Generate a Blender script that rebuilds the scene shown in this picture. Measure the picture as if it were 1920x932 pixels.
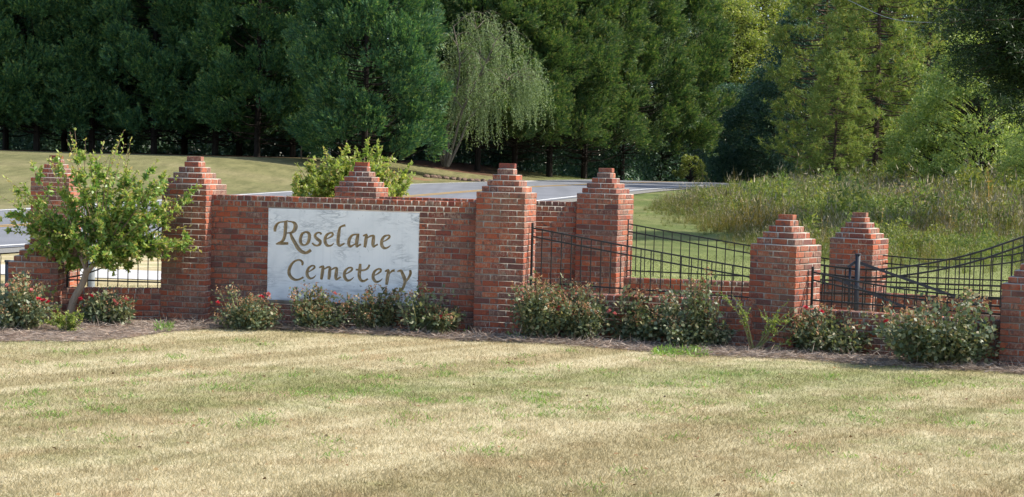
import bpy, bmesh, math, random
import numpy as np
from mathutils import Vector, Matrix, Euler

R = math.radians
for o in list(bpy.data.objects):
    bpy.data.objects.remove(o)
scene = bpy.context.scene
COL = scene.collection

# ------------------------------------------------------------------ camera
CAM_Z, PITCH, ROLL, FPX = 1.85, R(2.81), R(1.5), 2667.0
cam_d = bpy.data.cameras.new('camera')
cam = bpy.data.objects.new('camera', cam_d)
COL.objects.link(cam)
cam_d.lens = 36.0 * FPX / 1920.0
cam_d.sensor_width = 36.0
cam_d.clip_end = 1500.0
fwd = Vector((0, math.cos(PITCH), -math.sin(PITCH)))
r0 = Vector((1, 0, 0)); u0 = Vector((0, math.sin(PITCH), math.cos(PITCH)))
rgt = r0 * math.cos(ROLL) + u0 * math.sin(ROLL)
upv = u0 * math.cos(ROLL) - r0 * math.sin(ROLL)
M = Matrix.Identity(4)
for i in range(3):
    M[i][0] = rgt[i]; M[i][1] = upv[i]; M[i][2] = -fwd[i]
M[2][3] = CAM_Z
cam.matrix_world = M
scene.camera = cam

# ------------------------------------------------------------------ sky, sun, exposure
SUN_AZ, SUN_EL = R(4), R(44)        # azimuth from +X towards +Y
sdir = Vector((math.cos(SUN_AZ) * math.cos(SUN_EL), math.sin(SUN_AZ) * math.cos(SUN_EL), math.sin(SUN_EL)))
world = bpy.data.worlds.new('World'); scene.world = world
world.use_nodes = True
wn = world.node_tree.nodes; wl = world.node_tree.links
for n in list(wn): wn.remove(n)
sky = wn.new('ShaderNodeTexSky'); sky.sky_type = 'NISHITA'; sky.sun_disc = False
sky.sun_elevation = SUN_EL
sky.sun_rotation = math.pi / 2 - SUN_AZ
sky.air_density = 1.0; sky.dust_density = 1.5; sky.ozone_density = 1.0
bg = wn.new('ShaderNodeBackground'); bg.inputs['Strength'].default_value = 0.15
wo = wn.new('ShaderNodeOutputWorld')
wl.new(sky.outputs[0], bg.inputs[0]); wl.new(bg.outputs[0], wo.inputs[0])
sun_d = bpy.data.lights.new('sun', 'SUN'); sun_d.energy = 4.0; sun_d.angle = R(0.55); sun_d.color = (1.0, 0.93, 0.82)
sun = bpy.data.objects.new('sun', sun_d); COL.objects.link(sun)
sun.rotation_euler = (-sdir).to_track_quat('-Z', 'Y').to_euler()
sun.location = (30, 10, 40)
vs = scene.view_settings
vs.view_transform = 'Standard'; vs.look = 'None'; vs.gamma = 1.0; vs.use_curve_mapping = False
vs.exposure = 0.9

# ------------------------------------------------------------------ helpers
def link(o, parent=None):
    COL.objects.link(o)
    if parent is not None: o.parent = parent
    return o

def tag(o, label=None, cat=None, group=None, kind=None):
    if label: o['label'] = label
    if cat: o['category'] = cat
    if group: o['group'] = group
    if kind: o['kind'] = kind
    return o

def thing(name, label, cat, loc=(0, 0, 0), rz=0.0, group=None):
    o = bpy.data.objects.new(name, None)
    o.empty_display_size = 0.2
    o.location = loc; o.rotation_euler = (0, 0, rz)
    link(o)
    return tag(o, label, cat, group)

def at(px, py, Y):
    """photo pixel and depth -> world point"""
    v = fwd + rgt * ((px - 960) / FPX) + upv * (-(py - 466) / FPX)
    t = Y / v.y
    return Vector((v.x * t, v.y * t, CAM_Z + v.z * t))

def mesh_np(name, verts, faces, mats, midx=None, smooth=False):
    """verts (N,3), faces (M,k)"""
    verts = np.asarray(verts, dtype=np.float32); faces = np.asarray(faces, dtype=np.int32)
    me = bpy.data.meshes.new(name)
    k = faces.shape[1]; nf = faces.shape[0]
    me.vertices.add(len(verts)); me.vertices.foreach_set('co', verts.ravel())
    me.loops.add(nf * k); me.loops.foreach_set('vertex_index', faces.ravel())
    me.polygons.add(nf)
    me.polygons.foreach_set('loop_start', np.arange(0, nf * k, k, dtype=np.int32))
    me.polygons.foreach_set('loop_total', np.full(nf, k, dtype=np.int32))
    for m in mats: me.materials.append(m)
    if midx is not None: me.polygons.foreach_set('material_index', np.asarray(midx, dtype=np.int32))
    if smooth: me.polygons.foreach_set('use_smooth', np.ones(nf, dtype=bool))
    me.update(calc_edges=True)
    return me

def obj(name, me, parent=None, loc=None, rz=None):
    o = bpy.data.objects.new(name, me)
    if loc is not None: o.location = loc
    if rz is not None: o.rotation_euler = (0, 0, rz)
    return link(o, parent)

def unit(a):
    a = np.asarray(a, float)
    return a / np.maximum(np.linalg.norm(a, axis=-1, keepdims=True), 1e-9)

def rnd_dir(rng, n):
    return unit(rng.normal(size=(n, 3)))

def leaves(p, d, n, L, W, mid=0.45, fold=0.0):
    """diamond quads (N,4,3)"""
    d = unit(d); s = unit(np.cross(d, n)); n2 = np.cross(s, d)
    L = np.broadcast_to(np.asarray(L, float), (len(p),))[:, None]
    W = np.broadcast_to(np.asarray(W, float), (len(p),))[:, None]
    a = p; c = p + d * L
    m = p + d * L * mid + n2 * (W * fold)
    return np.stack([a, m + s * W * .5, c, m - s * W * .5], axis=1)

def slivers(p, d, n, L, W, *_):
    """single-triangle leaves (N,3,3) for foliage seen from afar"""
    d = unit(d); sd = unit(np.cross(d, n))
    L = np.broadcast_to(np.asarray(L, float), (len(p),))[:, None]
    W = np.broadcast_to(np.asarray(W, float), (len(p),))[:, None]
    return np.stack([p - sd * W * .5, p + sd * W * .5, p + d * L], axis=1)

def tube(pts, rad, sides=6, cap=True):
    """returns quads array (M,4,3)"""
    pts = np.asarray(pts, float); n = len(pts)
    rad = np.broadcast_to(np.asarray(rad, float), (n,))
    t = np.gradient(pts, axis=0); t = unit(t)
    ref = np.array([0.31, 0.17, 0.93]) if abs(t[:, 2].mean()) < .8 else np.array([0.93, 0.2, 0.1])
    a = unit(np.cross(t, ref)); b = np.cross(t, a)
    ang = np.arange(sides) * 2 * math.pi / sides
    ring = pts[:, None, :] + rad[:, None, None] * (np.cos(ang)[None, :, None] * a[:, None, :] + np.sin(ang)[None, :, None] * b[:, None, :])
    q = []
    r1 = np.roll(ring, -1, axis=1)
    q = np.stack([ring[:-1], r1[:-1], r1[1:], ring[1:]], axis=2).reshape(-1, 4, 3)
    return q

def quads_mesh(name, groups, mats, smooth=False):
    """groups: list of (quads (N,4,3), material index)"""
    vs_, mi = [], []
    for q, m in groups:
        if len(q) == 0: continue
        vs_.append(np.asarray(q, np.float32).reshape(-1, 3)); mi.append(np.full(len(q), m, np.int32))
    v = np.concatenate(vs_); mi = np.concatenate(mi)
    f = np.arange(len(v), dtype=np.int32).reshape(-1, groups[0][0].shape[1])
    return mesh_np(name, v, f, mats, mi, smooth)

def curve_pts(ctrl, n=24):
    """Catmull-Rom through control points of any dimension"""
    c = np.asarray(ctrl, float)
    c = np.vstack([2 * c[0] - c[1], c, 2 * c[-1] - c[-2]])
    out = []
    segs = len(c) - 3
    for i in range(segs):
        p0, p1, p2, p3 = c[i:i + 4]
        k = max(2, int(math.ceil(n / segs)))
        for t in np.linspace(0, 1, k, endpoint=(i == segs - 1)):
            out.append(.5 * ((2 * p1) + (-p0 + p2) * t + (2 * p0 - 5 * p1 + 4 * p2 - p3) * t * t + (-p0 + 3 * p1 - 3 * p2 + p3) * t ** 3))
    return np.array(out)

def box_faces(lo, hi):
    x0, y0, z0 = lo; x1, y1, z1 = hi
    v = [(x0, y0, z0), (x1, y0, z0), (x1, y1, z0), (x0, y1, z0), (x0, y0, z1), (x1, y0, z1), (x1, y1, z1), (x0, y1, z1)]
    f = [(0, 3, 2, 1), (4, 5, 6, 7), (0, 1, 5, 4), (1, 2, 6, 5), (2, 3, 7, 6), (3, 0, 4, 7)]
    return v, f

def boxes_mesh(name, boxes, mat):
    V, F = [], []
    for lo, hi in boxes:
        v, f = box_faces(lo, hi); b = len(V)
        V += v; F += [tuple(i + b for i in q) for q in f]
    return mesh_np(name, V, F, [mat])

# ------------------------------------------------------------------ materials
class NT:
    def __init__(s, name):
        s.m = bpy.data.materials.new(name); s.m.use_nodes = True
        s.t = s.m.node_tree; s.n = s.t.nodes; s.l = s.t.links
        for x in list(s.n): s.n.remove(x)
        s.out = s.n.new('ShaderNodeOutputMaterial')
    def add(s, typ, **kw):
        x = s.n.new(typ)
        for k, v in kw.items(): setattr(x, k, v)
        return x
    def sock(s, a, b):
        if hasattr(b, 'default_value') and hasattr(a, 'default_value') is False: pass
        s.l.new(a, b)
    def setin(s, node, key, val):
        i = node.inputs[key]
        if isinstance(val, bpy.types.NodeSocket): s.l.new(val, i)
        else:
            if isinstance(val, tuple) and len(val) == 3 and i.type == 'RGBA': val = (*val, 1)
            i.default_value = val
    def noise(s, vec, scale, detail=4, rough=.55, dist=0.0):
        x = s.add('ShaderNodeTexNoise'); x.inputs['Scale'].default_value = scale
        x.inputs['Detail'].default_value = detail; x.inputs['Roughness'].default_value = rough
        x.inputs['Distortion'].default_value = dist
        if vec is not None: s.l.new(vec, x.inputs['Vector'])
        return x.outputs['Fac']
    def ramp(s, fac, stops, interp='LINEAR'):
        x = s.add('ShaderNodeValToRGB'); cr = x.color_ramp; cr.interpolation = interp
        while len(cr.elements) < len(stops): cr.elements.new(0.5)
        for e, (p, c) in zip(cr.elements, stops):
            e.position = p; e.color = (*c, 1) if len(c) == 3 else c
        s.l.new(fac, x.inputs[0]); return x.outputs[0]
    def mix(s, fac, a, b, blend='MIX'):
        x = s.add('ShaderNodeMix', data_type='RGBA', blend_type=blend)
        s.setin(x, 0, fac); s.setin(x, 6, a); s.setin(x, 7, b)
        return x.outputs[2]
    def math(s, op, a, b=None, c=None, clamp=False):
        x = s.add('ShaderNodeMath', operation=op, use_clamp=clamp)
        s.setin(x, 0, a)
        if b is not None: s.setin(x, 1, b)
        if c is not None: s.setin(x, 2, c)
        return x.outputs[0]
    def step(s, v, lo, hi):
        x = s.add('ShaderNodeMapRange', interpolation_type='SMOOTHSTEP')
        s.setin(x, 0, v); x.inputs[1].default_value = lo; x.inputs[2].default_value = hi
        return x.outputs[0]
    def mapping(s, vec, scale=(1, 1, 1), rot=(0, 0, 0), loc=(0, 0, 0)):
        x = s.add('ShaderNodeMapping'); x.inputs['Scale'].default_value = scale
        x.inputs['Rotation'].default_value = rot; x.inputs['Location'].default_value = loc
        s.l.new(vec, x.inputs[0]); return x.outputs[0]
    def rotscale(s, vec, ang, scale):
        return s.mapping(s.mapping(vec, (1, 1, 1), (0, 0, ang)), scale)
    def bump(s, h, strength, dist=.01):
        x = s.add('ShaderNodeBump'); x.inputs['Strength'].default_value = strength; x.inputs['Distance'].default_value = dist
        s.l.new(h, x.inputs['Height']); return x.outputs[0]
    def principled(s, color, rough=.8, normal=None, spec=.3, metal=0.0):
        b = s.add('ShaderNodeBsdfPrincipled')
        s.setin(b, 'Base Color', color); s.setin(b, 'Roughness', rough)
        s.setin(b, 'Specular IOR Level', spec); s.setin(b, 'Metallic', metal)
        if normal is not None: s.l.new(normal, b.inputs['Normal'])
        return b.outputs[0]
    def done(s, shader):
        s.l.new(shader, s.out.inputs[0]); return s.m

def objcoord(n): return n.add('ShaderNodeTexCoord').outputs['Object']
def position(n): return n.add('ShaderNodeNewGeometry').outputs['Position']
def island(n): return n.add('ShaderNodeNewGeometry').outputs['Random Per Island']
def orandom(n): return n.add('ShaderNodeObjectInfo').outputs['Random']

def leaf_mat(name, stops, trans=.35, rough=.5, spec=.35, patch=None, tcol=None):
    n = NT(name)
    c = n.ramp(island(n), stops)
    if patch is not None:
        f = n.noise(position(n), patch[0], 3)
        c = n.mix(n.step(f, .42, .62), c, n.mix(1.0, c, patch[1], 'MULTIPLY'))
    a = n.principled(c, rough, spec=spec)
    t = n.add('ShaderNodeBsdfTranslucent')
    n.setin(t, 0, n.mix(1.0, c, tcol or (1.25, 1.3, .7), 'MULTIPLY'))
    m = n.add('ShaderNodeMixShader'); m.inputs[0].default_value = trans
    n.l.new(a, m.inputs[1]); n.l.new(t.outputs[0], m.inputs[2])
    return n.done(m.outputs[0])

def bark_mat(name, c1, c2, scale=9):
    n = NT(name); v = n.mapping(objcoord(n), (1, 1, .22))
    f = n.noise(v, scale, 6, .65)
    c = n.ramp(f, [(.3, c1), (.7, c2)])
    return n.done(n.principled(c, .9, n.bump(f, .7, .02), .15))

def brick_mat(per_island=False):
    n = NT('joined_brick' if per_island else 'brick')
    rnd = island(n) if per_island else orandom(n)
    vec = objcoord(n)
    off = n.add('ShaderNodeVectorMath', operation='ADD')
    comb = n.add('ShaderNodeCombineXYZ')
    k = n.math('MULTIPLY', rnd, 37.0)
    n.l.new(k, comb.inputs[0]); n.l.new(n.math('MULTIPLY', rnd, 91.0), comb.inputs[1]); n.l.new(k, comb.inputs[2])
    n.l.new(vec, off.inputs[0]); n.l.new(comb.outputs[0], off.inputs[1])
    v = off.outputs[0]
    base = n.ramp(rnd, [(0, (.31, .085, .046)), (.12, (.21, .062, .045)), (.26, (.335, .09, .046)), (.38, (.15, .065, .055)),
                        (.5, (.255, .09, .058)), (.62, (.37, .105, .052)), (.72, (.17, .085, .07)), (.82, (.28, .078, .046)), (.92, (.27, .105, .075)), (1, (.2, .07, .055))], 'CONSTANT')
    big = n.noise(n.mapping(v, (1, 1, .8)), 16, 4, .65, .6)
    fine = n.noise(v, 60, 4, .7)
    dark = n.mix(n.step(big, .52, .66), base, (.115, .068, .06))
    w2 = n.math('FRACT', n.math('MULTIPLY', rnd, 7.31))
    smear = n.math('MULTIPLY', n.step(n.noise(n.mapping(v, (1.6, 1.6, .7), loc=(5, 2, 9)), 30, 5, .75, .8), .47, .6), n.step(w2, .12, .6))
    c = n.mix(n.math('MULTIPLY', smear, .72), dark, (.37, .26, .19))
    c = n.mix(.55, c, n.mix(1.0, c, n.ramp(fine, [(.3, (.55, .52, .5)), (.7, (1.35, 1.3, 1.28))]), 'MULTIPLY'))
    wp = position(n)
    st = n.math('MULTIPLY', n.step(n.noise(n.mapping(wp, (1.3, 1.3, .7)), 1.6, 5, .65, .6), .48, .68), .42)
    c = n.mix(st, c, (.185, .125, .09))
    pale = n.math('MULTIPLY', n.step(n.noise(n.mapping(wp, (1.1, 1.1, 1.6), loc=(7, 3, 2)), 2.3, 6, .7, .8), .56, .74), .35)
    c = n.mix(pale, c, (.35, .265, .20))
    h = n.math('ADD', n.math('MULTIPLY', fine, .6), n.math('MULTIPLY', n.noise(v, 26, 3), .8))
    return n.done(n.principled(c, .88, n.bump(h, .55, .006), .2))

def mortar_mat(name, c1, c2):
    n = NT(name); p = position(n)
    f = n.noise(p, 5, 4); g = n.noise(p, 120, 3)
    c = n.mix(n.step(f, .35, .65), c1, c2)
    return n.done(n.principled(c, .95, n.bump(g, .6, .004), .1))

def simple_noise(name, c1, c2, scale=8, rough=.85, bump=.3, spec=.2, dist=.01, metal=0.0, pos=False):
    n = NT(name); v = position(n) if pos else objcoord(n)
    f = n.noise(v, scale, 5, .6)
    c = n.ramp(f, [(.3, c1), (.7, c2)])
    return n.done(n.principled(c, rough, n.bump(f, bump, dist), spec, metal))

BRICK = brick_mat(); BRICKJ = brick_mat(True)
MORTAR = mortar_mat('mortar', (.24, .205, .175), (.36, .32, .28))
MORTAR_W = mortar_mat('pale_mortar', (.33, .295, .26), (.46, .42, .37))
IRON = simple_noise('black_iron', (.008, .008, .009), (.022, .021, .021), 30, .45, .15, .4)
BLUEIRON = simple_noise('dark_steel', (.018, .022, .032), (.035, .042, .055), 12, .5, .15, .4)

def marble():
    n = NT('veined_marble'); v = objcoord(n)
    big = n.noise(v, 1.6, 5, .6, 1.2)
    c = n.ramp(big, [(.3, (.70, .71, .72)), (.5, (.78, .785, .79)), (.72, (.83, .83, .825))])
    vein = n.noise(n.mapping(v, (1.1, 1, 4.2), (0, R(14), 0)), 2.3, 7, .66, 1.5)
    vm = n.math('SUBTRACT', 1.0, n.math('MULTIPLY', n.math('ABSOLUTE', n.math('SUBTRACT', vein, .5)), 17), clamp=True)
    patch = n.step(n.noise(v, 1.9, 2), .44, .62)
    c = n.mix(n.math('MULTIPLY', n.math('MULTIPLY', vm, patch), .62), c, (.22, .245, .275))
    sp = n.step(n.noise(v, 24, 3, .6, .5), .63, .70)
    c = n.mix(n.math('MULTIPLY', n.math('MULTIPLY', sp, n.step(n.noise(v, 3.1, 2), .5, .64)), .55), c, (.2, .22, .25))
    streak = n.noise(n.mapping(v, (14, 1, .5)), 1.0, 4)
    c = n.mix(n.math('MULTIPLY', n.step(streak, .52, .72), .16), c, (.36, .37, .38))
    grime = n.noise(n.mapping(v, (1.2, 1, 10), (0, R(4), 0), (3, 0, 1)), 1.3, 6, .7)
    zz = n.add('ShaderNodeSeparateXYZ'); n.l.new(v, zz.inputs[0])
    low = n.step(zz.outputs[2], -.62, -1.0)
    c = n.mix(n.math('MULTIPLY', n.math('MULTIPLY', n.step(grime, .5, .66), low), .5), c, (.2, .215, .235))
    return n.done(n.principled(c, .55, n.bump(n.noise(v, 70, 3), .06, .003), .35))
MARBLE = marble()
def gilt():
    n = NT('worn_tan_paint'); v = objcoord(n)
    f = n.noise(v, 22, 5, .65)
    c = n.ramp(f, [(.3, (.21, .145, .07)), (.55, (.36, .265, .145)), (.75, (.45, .34, .20))])
    return n.done(n.principled(c, .7, None, .25))
GILT = gilt()

# ground colours -----------------------------------------------------------
def grass_color(n, p, fine_var=None):
    """dry mown turf: tan with green patches, faint mowing stripes"""
    stripe = n.noise(n.rotscale(p, R(40), (2.1, .05, 0)), 1.0, 3, .55, .05)
    patch = n.noise(n.rotscale(p, R(5), (.16, .42, 0)), 1.35, 6, .68, .4)
    clump = n.noise(p, 5.5, 4, .7)
    green = n.math('ADD', n.math('MULTIPLY', patch, 1.0), n.math('MULTIPLY', clump, .32))
    sep = n.add('ShaderNodeSeparateXYZ'); n.l.new(p, sep.inputs[0])
    band = n.math('MULTIPLY', n.step(sep.outputs[1], 9.0, 12.6), n.step(sep.outputs[1], 16.0, 13.6))
    green = n.math('ADD', green, n.math('MULTIPLY', band, .085))
    g = n.math('MULTIPLY', n.step(green, .65, .93), .85)
    tan = n.mix(n.step(stripe, .36, .64), (.345, .29, .16), (.52, .455, .29))
    tan = n.mix(n.step(n.noise(p, 1.7, 4, .6), .5, .72), tan, (.40, .315, .18))
    grn = n.mix(n.step(clump, .35, .65), (.15, .185, .058), (.25, .27, .10))
    far = n.step(sep.outputs[1], 17.3, 19.5)
    rgt_ = n.step(sep.outputs[0], -1.5, 1.5)
    far_r = n.math('MULTIPLY', far, rgt_)
    g2 = n.math('MAXIMUM', g, n.math('MULTIPLY', far_r, n.step(green, .34, .62)))
    c = n.mix(g2, tan, grn)
    return c, sep

def ground_mat():
    n = NT('turf_ground'); p = position(n)
    c, sep = grass_color(n, p)
    # field beyond the road: olive mown grass
    fld = n.noise(n.mapping(p, (.05, .22, 0), (0, 0, R(8))), 1.0, 5, .6)
    fine = n.noise(n.mapping(p, (1.6, .35, 0)), 1.0, 7, .8)
    fc = n.ramp(fld, [(.3, (.125, .128, .058)), (.5, (.16, .155, .074)), (.7, (.20, .18, .098))])
    fr_ = n.ramp(fld, [(.3, (.08, .108, .034)), (.5, (.11, .138, .045)), (.7, (.18, .178, .08))])
    fc = n.mix(n.step(sep.outputs[0], .5, 5.0), fc, fr_)
    fc = n.mix(.85, fc, n.mix(1.0, fc, n.ramp(fine, [(.35, (.6, .62, .55)), (.65, (1.35, 1.3, 1.25))]), 'MULTIPLY'))
    c = n.mix(n.step(sep.outputs[1], 28, 40), c, fc)
    # straw litter under the conifers, left of the road
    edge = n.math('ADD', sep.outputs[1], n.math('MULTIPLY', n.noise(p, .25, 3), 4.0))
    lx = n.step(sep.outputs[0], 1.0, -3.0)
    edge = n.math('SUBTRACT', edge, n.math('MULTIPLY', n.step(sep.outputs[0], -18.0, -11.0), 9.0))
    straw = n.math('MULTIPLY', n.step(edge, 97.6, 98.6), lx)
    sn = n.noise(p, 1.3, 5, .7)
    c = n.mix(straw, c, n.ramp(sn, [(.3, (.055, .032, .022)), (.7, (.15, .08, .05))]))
    # bare red clay near the willow
    d = n.add('ShaderNodeVectorMath', operation='DISTANCE'); n.l.new(n.mapping(p, (.42, .5, 0)), d.inputs[0])
    d.inputs[1].default_value = (-6.6 * .42, 91.5 * .5, 0)
    clay = n.math('MULTIPLY', n.step(n.math('ADD', d.outputs['Value'], n.math('MULTIPLY', sn, 1.2)), 1.45, 1.0), .75)
    c = n.mix(clay, c, n.ramp(sn, [(.3, (.22, .11, .07)), (.7, (.34, .19, .12))]))
    b = n.noise(p, 45, 4, .7)
    return n.done(n.principled(c, .95, n.bump(b, .8, .02), .1))
GROUND = ground_mat()

def blade_mat():
    n = NT('dry_grass_blades'); p = position(n)
    c, sep = grass_color(n, p)
    r = island(n)
    c = n.mix(1.0, c, n.ramp(r, [(0, (.62, .62, .56)), (.35, (.95, .95, .9)), (.7, (1.15, 1.12, 1.1)), (1, (1.45, 1.4, 1.4))]), 'MULTIPLY')
    a = n.principled(c, .75, None, .2)
    t = n.add('ShaderNodeBsdfTranslucent'); n.setin(t, 0, c)
    m = n.add('ShaderNodeMixShader'); m.inputs[0].default_value = .3
    n.l.new(a, m.inputs[1]); n.l.new(t.outputs[0], m.inputs[2])
    return n.done(m.outputs[0])
BLADE = blade_mat()

def asphalt():
    n = NT('grey_asphalt'); p = position(n)
    f = n.noise(p, .5, 4); g = n.noise(p, 60, 3)
    w = n.noise(n.mapping(p, (.9, .03, 0), (0, 0, R(20))), 1.0, 4)
    c = n.ramp(f, [(.3, (.15, .156, .172)), (.7, (.19, .197, .212))])
    c = n.mix(n.math('MULTIPLY', n.step(w, .45, .65), .35), c, (.11, .115, .122))
    return n.done(n.principled(c, .85, n.bump(g, .4, .008), .25))
ASPHALT = asphalt()
PAINT_W = simple_noise('worn_white_paint', (.55, .55, .53), (.72, .72, .70), 2.5, .7, .1, pos=True)
PAINT_Y = simple_noise('worn_yellow_paint', (.42, .25, .05), (.52, .32, .07), 2.5, .7, .1, pos=True)
CONCRETE = simple_noise('pale_concrete', (.42, .41, .39), (.56, .55, .53), 1.3, .9, .2, pos=True)
GRAVEL = simple_noise('gravel_edge', (.12, .115, .10), (.27, .26, .23), 25, .95, .8, pos=True)
def mulch():
    n = NT('pine_straw_mulch'); p = position(n)
    f = n.noise(n.mapping(p, (1, 2.2, 1)), 16, 6, .75, .8); g = n.noise(p, 1.6, 3)
    c = n.ramp(f, [(.3, (.085, .06, .045)), (.5, (.20, .155, .122)), (.68, (.34, .28, .23))])
    c = n.mix(n.math('MULTIPLY', n.step(g, .5, .65), .4), c, (.20, .12, .08))
    return n.done(n.principled(c, .95, n.bump(f, 1.0, .02), .1))
MULCH = mulch()
def straw_mat(name, st):
    n = NT(name); c = n.ramp(island(n), st)
    return n.done(n.principled(c, .8, None, .2))
STRAW = straw_mat('grey_straw', [(0, (.11, .08, .062)), (.4, (.27, .215, .175)), (.75, (.42, .355, .30)), (1, (.28, .165, .10))])

BARK_D = bark_mat('dark_conifer_bark', (.014, .011, .009), (.035, .028, .023))
BARK_P = bark_mat('pale_willow_bark', (.085, .07, .055), (.21, .18, .145), 5)
BARK_M = bark_mat('smooth_tan_bark', (.27, .19, .13), (.42, .32, .24), 12)
BARK_PINE = bark_mat('pine_bark', (.045, .03, .024), (.11, .075, .058), 6)
CYP = leaf_mat('cypress_foliage', [(0, (0.029, 0.082, 0.046)), (.5, (0.054, 0.138, 0.066)), (.85, (0.096, 0.206, 0.079)), (1, (0.167, 0.223, 0.079))], .22, .55, .3)
CYP_TIP = leaf_mat('cypress_new_growth_highlight', [(0, (0.077, 0.171, 0.062)), (.6, (0.131, 0.249, 0.075)), (1, (0.247, 0.300, 0.093))], .28, .5, .3)  # paler new growth, with plume-tip highlights painted into the colour
CYP2_TIP = leaf_mat('sunlit_cypress_new_growth_highlight', [(0, (0.084, 0.156, 0.042)), (.6, (0.144, 0.228, 0.060)), (1, (0.264, 0.264, 0.096))], .28, .5, .3)  # new growth of the sunlit trees, tip highlights painted in as well
CYP2 = leaf_mat('sunlit_cypress_foliage', [(0, (0.038, 0.087, 0.033)), (.5, (0.070, 0.140, 0.047)), (.85, (0.125, 0.191, 0.066)), (1, (0.216, 0.201, 0.092))], .25, .55, .3)  # warmer copy of the cypress foliage, sunlight put into its colour
WILLOW = leaf_mat('willow_foliage', [(0, (0.137, 0.196, 0.094)), (.5, (0.201, 0.270, 0.131)), (1, (0.291, 0.363, 0.197))], .35, .55, .25)
PINE = leaf_mat('pine_needles', [(0, (0.131, 0.209, 0.054)), (.5, (0.229, 0.305, 0.076)), (.9, (0.361, 0.404, 0.106)), (1, (0.482, 0.277, 0.106))], .3, .5, .3)
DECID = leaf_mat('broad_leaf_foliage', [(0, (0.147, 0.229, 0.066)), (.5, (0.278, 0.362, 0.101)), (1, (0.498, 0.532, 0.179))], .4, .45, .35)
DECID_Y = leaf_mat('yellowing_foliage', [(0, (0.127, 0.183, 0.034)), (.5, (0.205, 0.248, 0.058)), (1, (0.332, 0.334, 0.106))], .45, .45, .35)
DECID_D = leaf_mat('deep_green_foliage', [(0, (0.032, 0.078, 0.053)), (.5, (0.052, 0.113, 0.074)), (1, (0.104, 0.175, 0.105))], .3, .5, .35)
MYRTLE = leaf_mat('myrtle_leaves', [(0, (0.109, 0.215, 0.051)), (.5, (0.187, 0.309, 0.072)), (1, (0.312, 0.403, 0.108))], .38, .4, .4)
MYRTLE_T = leaf_mat('myrtle_new_growth', [(0, (0.253, 0.333, 0.077)), (.6, (0.368, 0.414, 0.110)), (1, (0.483, 0.345, 0.154))], .42, .45, .35)
ROSE = leaf_mat('rose_leaves', [(0, (0.068, 0.100, 0.058)), (.5, (0.128, 0.165, 0.084)), (.85, (0.209, 0.215, 0.110)), (1, (0.284, 0.240, 0.131))], .25, .45, .4)
ROSE_T = leaf_mat('spent_rose_tips', [(0, (0.283, 0.101, 0.055)), (.4, (0.397, 0.237, 0.122)), (.75, (0.472, 0.330, 0.186)), (1, (0.227, 0.056, 0.043))], .3, .6, .25, tcol=(1.1, 1, .8))
LIME = leaf_mat('lime_leaves', [(0, (.16, .24, .045)), (.6, (.26, .33, .075)), (1, (.38, .38, .12))], .4, .45, .35)
STEM_G = simple_noise('green_cane', (.12, .14, .05), (.22, .20, .09), 15, .7, .2)
STEM_B = simple_noise('brown_twig', (.13, .085, .06), (.25, .175, .125), 20, .85, .3)
def petal(name, c1, c2):
    n = NT(name); c = n.ramp(island(n), [(0, c1), (1, c2)])
    a = n.principled(c, .5, None, .3); t = n.add('ShaderNodeBsdfTranslucent'); n.setin(t, 0, c)
    m = n.add('ShaderNodeMixShader'); m.inputs[0].default_value = .3
    n.l.new(a, m.inputs[1]); n.l.new(t.outputs[0], m.inputs[2]); return n.done(m.outputs[0])
RED = petal('red_petals', (.40, .012, .03), (.60, .045, .075))
PINK = petal('pink_petals', (.48, .11, .12), (.62, .24, .21))
WEED = leaf_mat('meadow_weeds', [(0, (0.073, 0.101, 0.032)), (.4, (0.126, 0.158, 0.045)), (.75, (0.199, 0.218, 0.070)), (1, (0.294, 0.243, 0.114))], .35, .6, .2, patch=(.3, (1.25, .92, .8)))
WEED_G = leaf_mat('leafy_meadow_weeds', [(0, (0.075, 0.129, 0.036)), (.5, (0.141, 0.195, 0.054)), (1, (0.244, 0.268, 0.085))], .4, .5, .3, patch=(.22, (1.2, 1.0, .8)))
WEED_T = straw_mat('dry_seed_heads', [(0, (.13, .10, .06)), (.5, (.30, .25, .15)), (1, (.42, .36, .25))])

# ------------------------------------------------------------------ terrain
_gy = np.array([-60, 24, 30, 40, 50, 58, 66, 73, 82, 91, 100, 108, 116, 126, 136, 155, 175, 220, 420.])
_gz = np.array([0, 0, 0, .06, .26, .53, .82, 1.05, 1.34, 1.51, 1.67, 1.80, 1.91, 1.90, 1.78, 1.46, 1.2, .9, .9])
_ty = np.linspace(-60, 420, 4801); _tz = np.interp(_ty, _gy, _gz)
_k = np.hanning(81); _k /= _k.sum()
_tz = np.convolve(np.pad(_tz, 40, mode='edge'), _k, 'valid')
def terrain(x, y):
    x = np.asarray(x, float); y = np.asarray(y, float)
    z = np.interp(y, _ty, _tz)
    e = ((.364 * y - 36.3) - x) / 14.0
    e = np.clip(e, 0, 1); e = e * e * (3 - 2 * e)
    return z + 1.25 * e * np.clip((y - 45) / 30, 0, 1)
def tz(x, y): return float(terrain(x, y))

gx = np.concatenate([np.linspace(-260, -60, 21)[:-1], np.linspace(-60, 60, 121), np.linspace(60, 260, 21)[1:]])
gy = np.concatenate([np.linspace(-40, 0, 9)[:-1], np.linspace(0, 170, 171), np.linspace(170, 420, 26)[1:]])
GX, GY = np.meshgrid(gx, gy)
gv = np.stack([GX, GY, terrain(GX, GY)], -1).reshape(-1, 3)
nx, ny = len(gx), len(gy)
ii = np.arange(nx * ny).reshape(ny, nx)
gf = np.stack([ii[:-1, :-1], ii[:-1, 1:], ii[1:, 1:], ii[1:, :-1]], -1).reshape(-1, 4)
tag(obj('ground', mesh_np('ground', gv, gf, [GROUND], smooth=True)), 'dry mown lawn and rolling field', None, kind='structure')

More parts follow.
